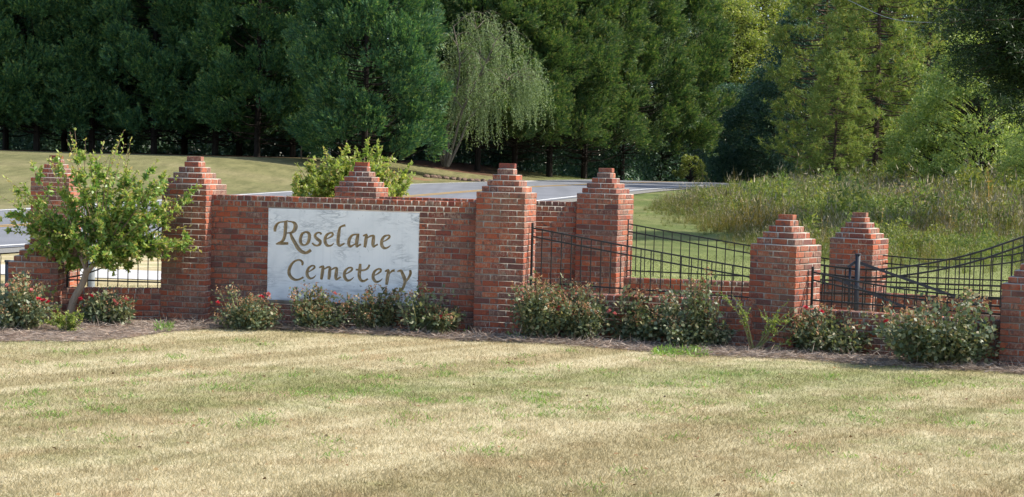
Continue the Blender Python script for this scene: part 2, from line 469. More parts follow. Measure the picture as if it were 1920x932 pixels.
# road ---------------------------------------------------------------------
rc = [(-29.25 + .364 * y, y) for y in np.arange(-40, 112, 2.0)]
# gentle bend to the right past the crest
x, y = rc[-1]; a = math.atan(.364)
for i in range(60):
    a += R(.55); x += math.sin(a) * 2; y += math.cos(a) * 2; rc.append((x, y))
rc = np.array(rc); rt = unit(np.gradient(rc, axis=0)); rn = np.stack([rt[:, 1], -rt[:, 0]], -1)   # right-hand normal
def strip(name, o0, o1, lift, mat, nseg=6, parent=None, lo=0, hi=None):
    c = rc[lo:hi]; nn = rn[lo:hi]
    offs = np.linspace(o0, o1, nseg + 1)
    P = c[:, None, :] + nn[:, None, :] * offs[None, :, None]
    z = terrain(P[..., 0], P[..., 1]) + lift
    V = np.concatenate([P, z[..., None]], -1).reshape(-1, 3)
    id_ = np.arange(len(c) * (nseg + 1)).reshape(len(c), nseg + 1)
    F = np.stack([id_[:-1, :-1], id_[:-1, 1:], id_[1:, 1:], id_[1:, :-1]], -1).reshape(-1, 4)
    return obj(name, mesh_np(name, V, F, [mat], smooth=True), parent)
HW = 5.97
strip('gravel_shoulder', -HW - .7, HW + 1.5, .03, GRAVEL, 10)['kind'] = 'structure'
road = tag(strip('road', -HW - .35, HW + .45, .045, ASPHALT, 10), None, None, kind='structure')
for s, o in (('edge_line', -HW), ('edge_line', HW)):
    strip(s, o - .11, o + .11, .056, PAINT_W, 1, road)
for o in (-.22, .22):
    strip('centre_line', o - .085, o + .085, .056, PAINT_Y, 1, road)
# concrete drive that leaves the road on the left
def poly_sheet(name, pts, lift, mat, parent=None, kind='structure', n=1):
    V = [(p[0], p[1], tz(p[0], p[1]) + lift) for p in pts]
    me = bpy.data.meshes.new(name); me.from_pydata(V, [], [tuple(range(len(V)))]); me.materials.append(mat)
    o = obj(name, me, parent)
    if kind: o['kind'] = kind
    return o
dq = []
for k in range(12):
    t = k / 11
    A = np.array([-26 + 21.3 * t, 26.2 - 2.7 * t]); B = np.array([-26 + 21.3 * t, 29.6 - 4.2 * t])
    dq.append((A, B))
V = []; 
for A, B in dq:
    V += [(A[0], A[1], .012), (B[0], B[1], .012)]
F = [(2 * i, 2 * i + 2, 2 * i + 3, 2 * i + 1) for i in range(11)]
tag(obj('driveway', mesh_np('driveway', V, F, [CONCRETE])), None, None, kind='structure')
# thin pale path on the bank by the willow
p1 = [(-1.4, 96), (.2, 98.2), (1.2, 101), (1.9, 101), (.9, 97.6), (-1.0, 95.4)]
poly_sheet('footpath', p1, .05, CONCRETE)

# ------------------------------------------------------------------ brickwork
CH = .0691; JT = .0095; BL, BW, BH = .2 - JT, .1 - JT, CH - JT
def brick_mesh(name, L, W, H, seed):
    rng = random.Random(seed)
    bm = bmesh.new()
    bmesh.ops.create_cube(bm, size=1.0)
    for v in bm.verts: v.co = Vector((v.co.x * L, v.co.y * W, v.co.z * H))
    bmesh.ops.bevel(bm, geom=list(bm.edges), offset=.0048, segments=1, affect='EDGES', profile=.6)
    for v in bm.verts:
        v.co += Vector((rng.uniform(-1, 1), rng.uniform(-1, 1), rng.uniform(-1, 1))) * .0017
    me = bpy.data.meshes.new(name); bm.to_mesh(me); bm.free(); me.materials.append(BRICK)
    return me
BM_FULL = [brick_mesh('brick', BL, BW, BH, i) for i in range(4)]
BM_HALF = [brick_mesh('half_brick', .1 - JT, BW, BH, 20 + i) for i in range(3)]
BM_HEAD = [brick_mesh('header_brick', .0885 - JT, .2 - .002, BH, 40 + i) for i in range(3)]
brng = random.Random(7)
def brick(parent, x, y, z, L=.2, rz=0.0, meshes=None):
    full = BM_FULL if L > .15 else BM_HALF
    me = brng.choice(meshes or full)
    o = bpy.data.objects.new('brick', me)
    base = .2 if L > .15 else .1
    j = .0026
    o.location = (x + brng.uniform(-j, j), y + brng.uniform(-j, j), z + brng.uniform(-j, j) * .6)
    flip = math.pi if brng.random() < .5 else 0
    o.rotation_euler = (brng.uniform(-.006, .006), brng.uniform(-.004, .004), rz + flip + brng.uniform(-.006, .006))
    if meshes is None and abs(L - base) > 1e-4: o.scale = ((L - JT) / (base - JT), 1, 1)
    COL.objects.link(o); o.parent = parent
    return o

def course(parent, W, z, odd):
    """one ring of bricks, W = side of the square"""
    k = round(W * 10)
    h = W / 2
    def put(x, y, L, along_x):
        if odd: x, y, along_x = y, -x, not along_x
        brick(parent, x, y, z, L, 0 if along_x else math.pi / 2)
    def row(y, W_, along_x=True, rev=False, x0=0.0):
        lens = []; rem = round(W_ * 10)
        while rem >= 2: lens.append(.2); rem -= 2
        if rem: lens.append(.1)
        if rev: lens.reverse()
        c = -W_ / 2
        for L in lens:
            if along_x: put(c + L / 2, y, L, True)
            else: put(y, c + L / 2, L, False)
            c += L
    if k == 2:
        row(-.05, .2); row(.05, .2)
    else:
        row(-h + .05, W); row(h - .05, W, rev=True)
        m = W - .2
        row(-h + .05, m, False); row(h - .05, m, False, rev=True)
        if k == 3: pass

PILLARS = {}
def pillar(key, label, x, y, ztop, yaw):
    t = thing('brick_pillar', label, 'pillar', (x, y, 0), yaw, 'stepped brick pillars of the entrance')
    cores = []
    z = ztop; i = 0
    while z > -.06:
        zc = z - JT * .6 - BH / 2
        W = [0, .2, .3, .4, .5][i] if i < 5 else .6
        if i == 0:
            brick(t, 0, 0, zc, .2, 0)
            cores.append(((-.09, -.04, z - CH), (.09, .04, z - CH + .03)))
        else:
            course(t, W, zc, i % 2 == 0)
            e = .0098
            cores.append(((-W / 2 + e, -W / 2 + e, z - CH), (W / 2 - e, W / 2 - e, z - .0005)))
            top = z
        z -= CH; i += 1
    mm = boxes_mesh('mortar', cores, MORTAR); mm.materials.append(MORTAR_W)
    for p_ in mm.polygons:
        if p_.index < 36: p_.material_index = 1
    obj('mortar', mm, t)
    PILLARS[key] = (x, y, yaw, ztop)
    return t

def px_xy(px, py, Y):
    p = at(px, py, Y); return p.x, p.y
TALL = 2.03
spec = [
 ('P1', 'tall brick pillar at the left end of the marble sign wall', (366, 289, 17.70), TALL, -13),
 ('P2', 'tall brick pillar at the right end of the marble sign wall', (952, 306, 16.90), TALL + .005, -14),
 ('L1', 'chest-high brick pillar between the two front fence sections, thick stems at its foot', (1476, 400, 16.25), 1.53, -40),
 ('L2', 'low brick pillar cut off by the right edge of the photo', (1945, 485, 15.1), 1.23, -30),
 ('L0', 'low brick pillar behind the small tree at the left, beside rose bushes', (75, 440, 17.35), 1.045, 4),
 ('P3', 'tall brick pillar showing only its stepped cap above the sign wall', (679.5, 301, 19.6), TALL, -11),
 ('P4', 'tall brick pillar of the rear wall, standing against the grey road', (1137, 317, 19.1), TALL, -25),
 ('B1', 'chest-high brick pillar of the rear wall behind the dark gate post', (1613.5, 397, 18.85), 1.53, -34),
 ('T0', 'tall brick pillar almost hidden behind the leafy tree at far left', (106, 290, 22.0), TALL, 0),
]
for key, lab, (px, py, Y), zt, yaw in spec:
    x, y = px_xy(px, py, Y)
    pillar(key, lab, x, y, zt, R(yaw))

def wall(name, label, A, B, ztop, caps, shift=0.0, hole=None, keep=None, cat='wall', end=(.27, .27)):
    """brick wall between two pillars; front bricks are parts, the back leaf one joined part.
    keep(x, zc): which front bricks show; hidden ones join the back leaf"""
    A = np.array(A[:2]); B = np.array(B[:2]); d = B - A; Ln = np.linalg.norm(d); d /= Ln
    nrm = np.array([d[1], -d[0]])     # towards the camera
    yaw = math.atan2(d[1], d[0])
    o = A + nrm * shift
    t = thing(name, label, cat, (o[0], o[1], 0), yaw)
    x0, x1 = end[0], Ln - end[1]
    cores = []; hid = []
    z = ztop; i = 0
    while z > -.06:
        zc = z - JT * .6 - BH / 2
        e = .0098
        if i < caps:
            cores.append(((x0, -.1 + .006, z - CH), (x1, .1 - .006, z - .011 if i == 0 else z - .0005)))
            x = x0 + (.044 if i % 2 else .0) + .0442
            while x < x1 - .03:
                if keep is None or keep(x, zc): brick(t, x, 0, zc, .09, 0, BM_HEAD)
                else: hid.append((x, 0, zc, .0885 - JT, .198))
                x += .0885
        else:
            cores.append(((x0, -.1 + e, z - CH), (x1, .1 - e, z - .0005)))
            c = x0 - (.1 if i % 2 else 0.0) - .03
            while c < x1:
                a, b = max(c, x0), min(c + .2, x1)
                segs = [(a, b)]
                if hole and hole[2] - .01 < zc < hole[3] + .01:
                    h0, h1 = hole[0], hole[1]
                    segs = []
                    if a < h0: segs.append((a, min(b, h0)))
                    if b > h1: segs.append((max(a, h1), b))
                for (p, q) in segs:
                    if q - p > .03:
                        m = (p + q) / 2
                        if keep is None or keep(m, zc): brick(t, m, -.05, zc, q - p, 0)
                        else: hid.append((m, -.05, zc, q - p - JT, BW))
                if b - a > .03: hid.append(((a + b) / 2, .05, zc, b - a - JT, BW))
                c += .2
        z -= CH; i += 1
    me = boxes_mesh('mortar', [cc for cc in cores], MORTAR)
    # the two header rows were pointed with paler mortar
    if caps:
        me.materials.append(MORTAR_W)
        for p in me.polygons:
            if p.index < caps * 6: p.material_index = 1
    obj('mortar', me, t)
    if hid:
        bx = [((x - l / 2, y - w / 2, zc - BH / 2), (x + l / 2, y + w / 2, zc + BH / 2)) for x, y, zc, l, w in hid]
        obj('rear_brickwork', boxes_mesh('rear_brickwork', bx, BRICKJ), t)['kind'] = 'stuff'
    return t, Ln, yaw, o, d, nrm

P = PILLARS
SIGN_SHIFT = .04
# the sign rectangle in wall coordinates (metres along the wall, height)
def on_wall(A, B, shift, face, px, py):
    A = np.array(A[:2]); B = np.array(B[:2]); d = (B - A) / np.linalg.norm(B - A); nrm = np.array([d[1], -d[0]])
    o = A + nrm * (shift + face)
    v = fwd + rgt * ((px - 960) / FPX) + upv * (-(py - 466) / FPX)
    # ray: s*(v.x,v.y) ; plane: (p-o).nrm=0
    s = (o @ nrm) / (np.array([v.x, v.y]) @ nrm)
    p = np.array([v.x, v.y]) * s
    return float((p - o) @ d), CAM_Z + v.z * s
cor = [on_wall(P['P1'], P['P2'], SIGN_SHIFT, .1, *c) for c in ((504.8, 389.6), (786.4, 400), (500.3, 562.2), (782, 573.5))]
SX0 = (cor[0][0] + cor[2][0]) / 2; SX1 = (cor[1][0] + cor[3][0]) / 2
SZ1 = (cor[0][1] + cor[1][1]) / 2; SZ0 = (cor[2][1] + cor[3][1]) / 2
print('SIGN', cor, SX0, SX1, SZ0, SZ1)
WT = 1.565
wt, wLn, wyaw, wo_, wd, wnrm = wall('sign_wall', 'high red brick wall carrying the white marble sign', P['P1'], P['P2'], WT, 2, SIGN_SHIFT,
     hole=(SX0 + .0, SX1 - .0, SZ0, SZ1))
# rear wall: only its left coping row and the right end show
def keep_rear(x, z): return z > WT - CH * 1.2 or x > 2.15
wall('rear_wall', 'high brick wall behind the sign wall, seen between two tall pillars', P['P3'], P['P4'], WT, 2, 0.04, keep=keep_rear)
wall('low_wall', 'low brick wall under the sloping fence right of the sign, behind rose bushes', P['P2'], P['L1'], .53, 1, 0.05)
wall('low_wall', 'low brick wall at the right behind the biggest rose bush', P['L1'], P['L2'], .475, 1, 0.05)
wall('low_wall', 'low brick wall at far left between the tree trunk and the sign pillar', P['L0'], P['P1'], .385, 1, 0.05)
wall('low_wall', 'low rear brick wall seen through the fence, in front of the green lawn', P['P4'], P['B1'], .565, 1, 0.0)
Bx = px_xy(2080, 560, 17.6)
wall('low_wall', 'low rear brick wall seen through the gate pickets at right', P['B1'], (Bx[0], Bx[1]), .48, 1, 0.0, end=(.27, 0))
# far-left wing from the hidden tall pillar
# ------------------------------------------------------------------ marble sign
SW, SH = SX1 - SX0, SZ1 - SZ0
TILES = {1: (500, 390), 2: (560, 400), 3: (645, 405), 4: (530, 470), 5: (615, 470), 6: (690, 480)}
LET = [
 ('R', [(1, [(155,410,40),(158,350,48),(185,290,40),(235,250,26),(300,240,20),(345,232,22),(378,216,14)]),
        (1, [(372,215,14),(402,232,20),(450,240,24),(500,262,45),(522,310,64),(515,360,64),(485,405,52),(440,430,30),(365,436,18)]),
        (1, [(350,228,50),(345,320,55),(338,420,52),(325,500,50),(300,560,45),(262,595,40),(215,612,30),(172,630,14)]),
        (1, [(170,628,22),(250,620,42),(320,620,42),(392,618,38)]),
        (1, [(428,436,34),(460,520,50),(510,610,55),(570,710,58),(640,770,52),(700,785,42),(750,765,45),(792,733,46)])]),
 ('o', [(1, [(692,418,28),(640,450,40),(610,520,48),(607,590,48),(632,635,40),(680,648,26),(730,620,42),(760,550,50),(765,470,50),(735,428,38),(686,418,26)])]),
 ('s', [(2, [(415,372,34),(397,342,28),(350,340,26),(312,370,38),(308,410,44),(350,455,50),(393,490,50),(388,540,40),(340,565,28),(290,553,30),(253,518,28)])]),
 ('e', [(2, [(500,452,16),(560,425,22),(606,395,32),(615,358,34),(580,342,26),(520,370,38),(484,430,45),(482,500,50),(512,558,44),(560,570,30),(600,555,24),(637,518,10)])]),
 ('l', [(2, [(838,212,36),(800,220,32),(755,240,30),(735,275,40),(720,370,50),(708,470,50),(712,540,48),(738,568,34),(780,550,28),(822,526,26)])]),
 ('a', [(3, [(288,322,18),(220,325,22),(160,345,34),(115,410,48),(102,490,48),(127,535,38),(165,520,28),(222,486,16)]),
        (3, [(266,322,44),(250,400,52),(238,480,52),(243,538,32),(280,515,26),(314,498,28)])]),
 ('n', [(3, [(350,350,22),(400,335,34),(428,326,28)]), (3, [(413,332,42),(400,420,52),(390,500,48),(378,552,40)]),
        (3, [(425,388,18),(480,355,28),(540,345,28)]), (3, [(537,340,40),(530,420,52),(522,500,50),(533,543,28),(570,517,26),(607,499,26)])]),
 ('e', [(3, [(695,454,16),(760,420,22),(802,385,32),(808,352,32),(775,342,24),(715,365,36),(677,430,45),(674,510,50),(707,558,42),(750,565,28),(800,540,20),(828,512,10)])]),
 ('C', [(4, [(352,258,26),(362,215,40),(330,174,32),(280,166,28),(210,195,32),(155,260,42),(123,340,50),(124,410,52),(162,473,50),(220,510,40),(280,512,30),(335,490,30),(377,464,28)])]),
 ('e', [(4, [(468,374,16),(530,335,24),(572,300,32),(562,270,30),(520,268,26),(470,305,38),(442,370,46),(445,435,48),(482,484,38),(530,485,26),(570,460,20),(597,430,10)])]),
 ('m', [(4, [(652,297,20),(700,282,34),(738,270,24)]), (4, [(726,276,42),(712,370,52),(700,450,48),(688,507,38)]),
        (4, [(740,328,18),(800,292,28),(850,285,28)]), (4, [(846,285,40),(838,370,50),(830,450,48),(818,507,38)]),
        (5, [(70,338,18),(130,305,28),(178,300,28)]), (5, [(173,297,40),(162,390,52),(152,470,48),(163,508,28),(200,485,26),(242,462,24)])]),
 ('e', [(5, [(328,408,16),(390,375,24),(436,335,32),(430,304,32),(385,300,26),(330,340,38),(304,400,46),(308,465,48),(347,518,40),(395,520,28),(440,490,18),(467,462,10)])]),
 ('t', [(5, [(581,232,38),(572,330,52),(562,420,52),(572,488,48),(610,530,40),(660,526,32),(712,490,26)]),
        (5, [(503,333,26),(560,338,28),(620,345,28),(680,330,28),(720,295,32),(742,246,30)])]),
 ('e', [(6, [(128,340,16),(190,305,24),(236,265,32),(230,232,32),(185,230,26),(130,270,38),(106,330,46),(108,395,48),(147,448,40),(195,447,28),(240,420,18),(264,392,10)])]),
 ('r', [(6, [(308,270,20),(350,252,34),(383,240,24)]), (6, [(371,246,42),(360,330,52),(345,420,50),(335,502,42)]), (6, [(385,312,16),(430,264,32),(477,252,38)])]),
 ('y', [(6, [(518,271,18),(565,258,34),(598,252,34)]), (6, [(588,254,40),(625,340,52),(650,410,52),(650,470,45),(625,540,40),(590,598,36),(540,620,28),(480,625,16)]),
        (6, [(741,246,36),(748,300,42),(725,360,38),(690,415,30),(655,462,20)])]),
]
uv_u = np.array([281.6, 10.9]); uv_v = np.array([-4.4, 173.0]); uv_o = np.array([504.8, 389.6])
UVI = np.linalg.inv(np.stack([uv_u, uv_v], 1))
K = SW / 281.8 / 9.32            # metres per tile unit
def stroke_mesh(tile, pts):
    ox, oy = TILES[tile]
    c = []
    for x, y, w in pts:
        q = UVI @ (np.array([ox + x / 9.32, oy + y / 9.32]) - uv_o)
        c.append((q[0] * SW, -q[1] * SH, w * K))
    c = curve_pts(c, max(8, 4 * (len(c) - 1)))
    p = c[:, :2]; w = np.maximum(c[:, 2], .006)
    t = unit(np.gradient(p, axis=0)); nn = np.stack([-t[:, 1], t[:, 0]], 1)
    l = p + nn * (w[:, None] * .61); r = p - nn * (w[:, None] * .61)
    dep = .004 + .45 * w
    V = []
    for i in range(len(p)):
        V += [(l[i, 0], -.0009, l[i, 1]), (r[i, 0], -.0009, r[i, 1]), (p[i, 0], dep[i], p[i, 1])]
    F = [(0, 1, 2)]
    n = len(p)
    for i in range(n - 1):
        a, b = 3 * i, 3 * i + 3
        F += [(a, b, b + 1, a + 1), (a + 1, b + 1, b + 2, a + 2), (a + 2, b + 2, b, a)]
    e = 3 * (n - 1); F.append((e + 2, e + 1, e))
    return V, F
sign = thing('marble_sign', 'white veined marble sign with carved tan script lettering', 'sign',
             (wo_[0] + wd[0] * SX0 + wnrm[0] * .108, wo_[1] + wd[1] * SX0 + wnrm[1] * .108, SZ1), wyaw)
v, f = box_faces((0, 0, -SH), (SW, .05, 0))
slab_me = mesh_np('slab', v, f, [MARBLE])
slab_tmp = bpy.data.objects.new('slab_source', slab_me); COL.objects.link(slab_tmp)
tmpmats = [bpy.data.materials.new('letter_slot') for _ in LET]
bmc = bmesh.new()
for li, (ch, strokes) in enumerate(LET):
    for tile, pts in strokes:
        V, F = stroke_mesh(tile, pts)
        vv = [bmc.verts.new(q) for q in V]
        for q in F:
            fc = bmc.faces.new([vv[i] for i in q]); fc.material_index = li
bmesh.ops.recalc_face_normals(bmc, faces=list(bmc.faces))
cut_me = bpy.data.meshes.new('cut'); bmc.to_mesh(cut_me); bmc.free()
for m in tmpmats: cut_me.materials.append(m)
cut = bpy.data.objects.new('cut', cut_me); COL.objects.link(cut)
md = slab_tmp.modifiers.new('cut', 'BOOLEAN'); md.operation = 'DIFFERENCE'; md.object = cut; md.solver = 'EXACT'
md.use_self = True; md.material_mode = 'TRANSFER'
bpy.context.view_layer.update()
ev = slab_tmp.evaluated_get(bpy.context.evaluated_depsgraph_get())
res = bpy.data.meshes.new_from_object(ev)
names = [m.name if m else '' for m in res.materials]
parts = {}
for pl in res.polygons:
    nm = names[pl.material_index] if pl.material_index < len(names) else ''
    key = -1
    for li, m in enumerate(tmpmats):
        if m.name == nm: key = li
    parts.setdefault(key, []).append([tuple(res.vertices[i].co) for i in pl.vertices])
print('SIGN PARTS', {k: len(q) for k, q in parts.items()})
def faces_mesh(name, polys, mat):
    V = []; F = []
    idx = {}
    for q in polys:
        fr = []
        for c in q:
            kx = tuple(round(a, 6) for a in c)
            if kx not in idx: idx[kx] = len(V); V.append(c)
            fr.append(idx[kx])
        if len(set(fr)) > 2: F.append(fr)
    me = bpy.data.meshes.new(name); me.from_pydata(V, [], F); me.materials.append(mat); me.update()
    return me
bpy.data.objects.remove(slab_tmp); bpy.data.objects.remove(cut)
slab = obj('slab', faces_mesh('slab', parts.get(-1, []), MARBLE), sign)
for li, (ch, _) in enumerate(LET):
    if li in parts:
        lo = obj('letter', faces_mesh('letter', parts[li], GILT), slab)
        lo['label'] = 'carved tan letter ' + ch

# ------------------------------------------------------------------ iron fences
def rail_mesh(pts, w, h):
    pts = np.asarray(pts, float); n = len(pts)
    t = unit(np.gradient(pts, axis=0)); s = unit(np.cross(t, [0, 0, 1])); u = np.cross(s, t)
    ring = np.stack([pts - s * w / 2 - u * h / 2, pts + s * w / 2 - u * h / 2, pts + s * w / 2 + u * h / 2, pts - s * w / 2 + u * h / 2], 1)
    q = np.stack([ring[:-1], np.roll(ring, -1, 1)[:-1], np.roll(ring, -1, 1)[1:], ring[1:]], 2).reshape(-1, 4, 3)
    caps = np.stack([ring[0][::-1], ring[-1]])
    return quads_mesh('rail', [(np.concatenate([q, caps]), 0)], [IRON])
PV, PF = box_faces((-.5, -.5, 0), (.5, .5, 1))
PICK = mesh_np('picket', PV, PF, [IRON])
POSTM = mesh_np('post', PV, PF, [IRON])
def bar(name, parent, x, y, z0, z1, w, me=PICK):
    o = bpy.data.objects.new(name, me); o.location = (x, y, z0); o.scale = (w, w, z1 - z0)
    COL.objects.link(o); o.parent = parent; return o
def fence(name, label, cat, A, B, top, bot, gap=.1, pitch=.12, start=.3, end=.3, w=.0175, pw=.012, shift=0.0, posts=(True, True), mid=None, group=None, second=True, below=.07):
    A = np.array(A[:2]); B = np.array(B[:2]); d = B - A; Ln = np.linalg.norm(d); d /= Ln
    nrm = np.array([d[1], -d[0]]); o = A + nrm * shift
    t = thing(name, label, cat, (o[0], o[1], 0), math.atan2(d[1], d[0]), group)
    x0, x1 = start, Ln - end
    xs = np.linspace(x0, x1, 30); us = (xs - x0) / (x1 - x0)
    zt = np.array([top(u) for u in us]); zb = np.array([bot(u) for u in us])
    zero = np.zeros_like(xs)
    obj('top_rail', rail_mesh(np.stack([xs, zero, zt], 1), w, w), t)
    if second: obj('second_rail', rail_mesh(np.stack([xs, zero, zt - gap], 1), w, w), t)
    if mid: obj('middle_rail', rail_mesh(np.stack([xs, zero, zb + mid], 1), w, w), t)
    obj('bottom_rail', rail_mesh(np.stack([xs, zero, zb], 1), w, w), t)
    n = int((x1 - x0) / pitch)
    for i in range(1, n + 1):
        x = x0 + i * (x1 - x0) / (n + 1)
        u = (x - x0) / (x1 - x0)
        bar('picket', t, x, 0, bot(u) - below, top(u), pw)
    if posts[0]: bar('post', t, x0, -.004, bot(0) - .09, top(0) + .06, .026, POSTM)
    if posts[1]: bar('post', t, x1, -.004, bot(1) - .09, top(1) + .03, .026, POSTM)
    return t
fence('iron_fence', 'black iron fence panel sloping down from the sign pillar above rose bushes', 'fence', P['P2'], P['L1'],
      lambda u: 1.275 - .385 * u - .008 * math.sin(math.pi * u), lambda u: .635 - .075 * u, .1, .12, .33, .36, shift=.05)
fence('iron_fence', 'black iron fence panel on the rear low wall before the green lawn', 'fence', P['P4'], P['B1'],
      lambda u: 1.285 - .40 * u - .008 * math.sin(math.pi * u), lambda u: .66 - .05 * u, .1, .12, .31, .33)
fence('iron_fence', 'low sagging black iron fence panel on the right front wall', 'fence', P['L1'], P['L2'],
      lambda u: .885 - .175 * (1 - (1 - u) ** 2.2), lambda u: .565 - .03 * u, .09, .12, .33, .33, shift=.05)
fence('iron_fence', 'black iron fence sweeping steeply up to the sign pillar at far left', 'fence', P['L0'], P['P1'],
      lambda u: .60 + .61 * u ** 1.5, lambda u: .47 - .02 * u, .1, .125, .33, .31, shift=.02)
# swing gate between the two walls, its top rails rising to the right
gA = px_xy(1490, 500, 17.75); gB = px_xy(2040, 440, 17.3)
gd = np.array(gB) - np.array(gA); gL = np.linalg.norm(gd); gu = gd / gL
def gtop(u):
    px = 1490 + 550 * u
    return float(np.interp(px, [1490, 1540, 1575, 1609, 1650, 1700, 1750, 1804, 1846, 1920, 2040], [.915, .878, .852, .838, .842, .885, .945, 1.03, 1.115, 1.30, 1.62]))
gt = fence('iron_gate', 'black iron swing gate with curved top rails rising to the right edge', 'gate', gA, gB,
      gtop, lambda u: .53 - .0 * u, .105, .125, .0, .0, w=.022, pw=.0125, posts=(False, False), below=.12, mid=.16)
def beam(name, parent, a, b, w, h, me_mat=BLUEIRON):
    a = np.array(a, float); b = np.array(b, float)
    me = rail_mesh(np.stack([a, b]), w, h); me.materials.clear(); me.materials.append(me_mat)
    return obj(name, me, parent)
def gx_(px): return (px - 1490) / 550 * gL
beam('brace', gt, (gx_(1613), -.03, 1.855 - .93), (gx_(1858), -.03, .42), .025, .034)
beam('brace', gt, (gx_(1566), -.05, .72), (gx_(1712), -.05, .37), .025, .034)
gp = px_xy(1608, 500, 17.62)
post = thing('gate_post', 'thick dark steel gate post with bracket in front of the rear pillar', 'post', (gp[0], gp[1], 0), R(-20))
obj('upright', boxes_mesh('upright', [((-.028, -.028, 0), (.028, .028, 1.02))], BLUEIRON), post)
obj('cap', boxes_mesh('cap', [((-.034, -.034, 1.02), (.034, .034, 1.035))], BLUEIRON), post)
beam('bracket', post, (-.03, 0, .93), (-.115, -.03, .86), .03, .03)
beam('bracket', post, (-.03, 0, .70), (-.15, -.03, .69), .05, .04)
obj('hinge_plate', boxes_mesh('hinge_plate', [((-.105, -.02, .34), (-.075, .02, .86))], BLUEIRON), post)
# rear fence right of B1
B2 = px_xy(2060, 430, 18.2)
def ftop(u):
    return float(np.interp(u, [0, .18, .35, .5, .62, .75, 1], [.965, .935, .945, .985, 1.04, 1.14, 1.40]))
fence('iron_fence', 'rear black iron fence right of the gate post, its top sweeping up', 'fence', P['B1'], B2,
      ftop, lambda u: .555, .1, .12, .31, .0, posts=(False, False), mid=.14)
# ------------------------------------------------------------------ mulch bed
near = [(-60, 643), (60, 641), (160, 641), (250, 633), (330, 622), (420, 617), (520, 619), (640, 626), (760, 631), (880, 640), (960, 642), (1060, 648), (1160, 655), (1260, 663),
        (1340, 668), (1420, 672), (1500, 674), (1600, 683), (1720, 691), (1840, 697), (1920, 704), (2010, 712)]
def gpt(px, py, z=0.0):
    v = fwd + rgt * ((px - 960) / FPX) + upv * (-(py - 466) / FPX)
    s = (z - CAM_Z) / v.z
    return np.array([v.x * s, v.y * s])
NEAR = np.array([gpt(*p) for p in near])
chain = [(P['L0'][0] - 3.2, P['L0'][1] + .2)] + [P[k][:2] for k in ('L0', 'P1', 'P2', 'L1', 'L2')] + [(P['L2'][0] + 1.2, P['L2'][1] - .8)]
chain = np.array(chain)
def wall_y(x): return np.interp(x, chain[:, 0], chain[:, 1])
def near_y(x): return np.interp(x, NEAR[:, 0], NEAR[:, 1])
mrng = np.random.default_rng(5)
mx = np.linspace(NEAR[0, 0], NEAR[-1, 0], 260); rows = 14
V = []
for x in mx:
    y0, y1 = near_y(x) + mrng.normal() * .045 + .05 * math.sin(x * 3.1) + .04 * math.sin(x * 7.7 + 1) + .06, wall_y(x) + .1
    for r_ in range(rows + 1):
        t = r_ / rows
        y = y0 + (y1 - y0) * t
        zz = .006 + .018 * math.sin(math.pi * min(1, t * 1.6)) * (1 if t < .62 else .8) + mrng.uniform(0, .014) * (t > 0)
        V.append((x, y, zz))
id_ = np.arange(len(V)).reshape(len(mx), rows + 1)
F = np.stack([id_[:-1, :-1], id_[1:, :-1], id_[1:, 1:], id_[:-1, 1:]], -1).reshape(-1, 4)
tag(obj('mulch_bed', mesh_np('mulch_bed', V, F, [MULCH], smooth=True)), 'grey pine straw bed along the foot of the wall', None, kind='structure')
# loose straw
n = 26000
x = mrng.uniform(NEAR[0, 0], NEAR[-1, 0], n); t = mrng.uniform(-.09, .8, n) ; t = np.where(t < 0, t * mrng.uniform(0, 1, n), t)
y = near_y(x) + (wall_y(x) - .25 - near_y(x)) * t
p = np.stack([x, y, mrng.uniform(.012, .045, n)], 1)
d = np.stack([mrng.normal(size=n), mrng.normal(size=n) * .7, mrng.normal(size=n) * .18], 1)
q = leaves(p, d, rnd_dir(mrng, n) + [0, 0, .8], mrng.uniform(.06, .2, n), mrng.uniform(.003, .0065, n), .5)
tag(obj('pine_straw', quads_mesh('pine_straw', [(q, 0)], [STRAW])), 'loose grey pine straw strewn over the bed', 'straw', kind='stuff')

# ------------------------------------------------------------------ lawn blades
lr = np.random.default_rng(11)
def blades(name, label, xs, ys, Lr, Wr, mat=BLADE, lean=.75):
    n = len(xs)
    p = np.stack([xs, ys, terrain(xs, ys) - .003], 1)
    d = np.stack([lr.normal(size=n) * lean, lr.normal(size=n) * lean, np.ones(n) * .75 + lr.uniform(0, .5, n)], 1)
    s = unit(np.cross(unit(d), rnd_dir(lr, n) + [0, 1.5, 0]))
    L = lr.uniform(*Lr, n)[:, None]; W = lr.uniform(*Wr, n)[:, None]
    d = unit(d)
    v = np.stack([p - s * W / 2, p + s * W / 2, p + d * L], 1).reshape(-1, 3)
    f = np.arange(len(v)).reshape(-1, 3)
    return tag(obj(name, mesh_np(name, v, f, [mat])), label, 'grass', kind='stuff')
n = 560000
u = lr.uniform(0, 1, n)
ys = 7.2 * (17.2 / 7.2) ** u
xs = lr.uniform(-1, 1, n) * (ys * .44 + .4)
k = (ys < near_y(xs) + .03 + lr.normal(size=n) * .05)
clump = np.sin(xs * 7.3 + np.sin(ys * 5.1) * 2) * np.sin(ys * 6.7 + np.sin(xs * 4.3) * 2)
k &= lr.uniform(0, 1, n) < .72 + .28 * clump
blades('lawn_grass', 'dry tan mown lawn with green patches in front of the wall', xs[k], ys[k], (.018, .046), (.0028, .006))
n = 150000
ys = 17.5 * (36 / 17.5) ** lr.uniform(0, 1, n); xs = lr.uniform(-1, 1, n) * (ys * .42)
k = (ys > wall_y(xs) + .4) & ~((xs < -3.5) & (ys > 22.5) & (ys < 30)) & (ys < (xs + 29.25 - 7.8) / .364)
blades('verge_grass', 'short grass behind the walls as far as the road', xs[k], ys[k], (.025, .06), (.005, .011))

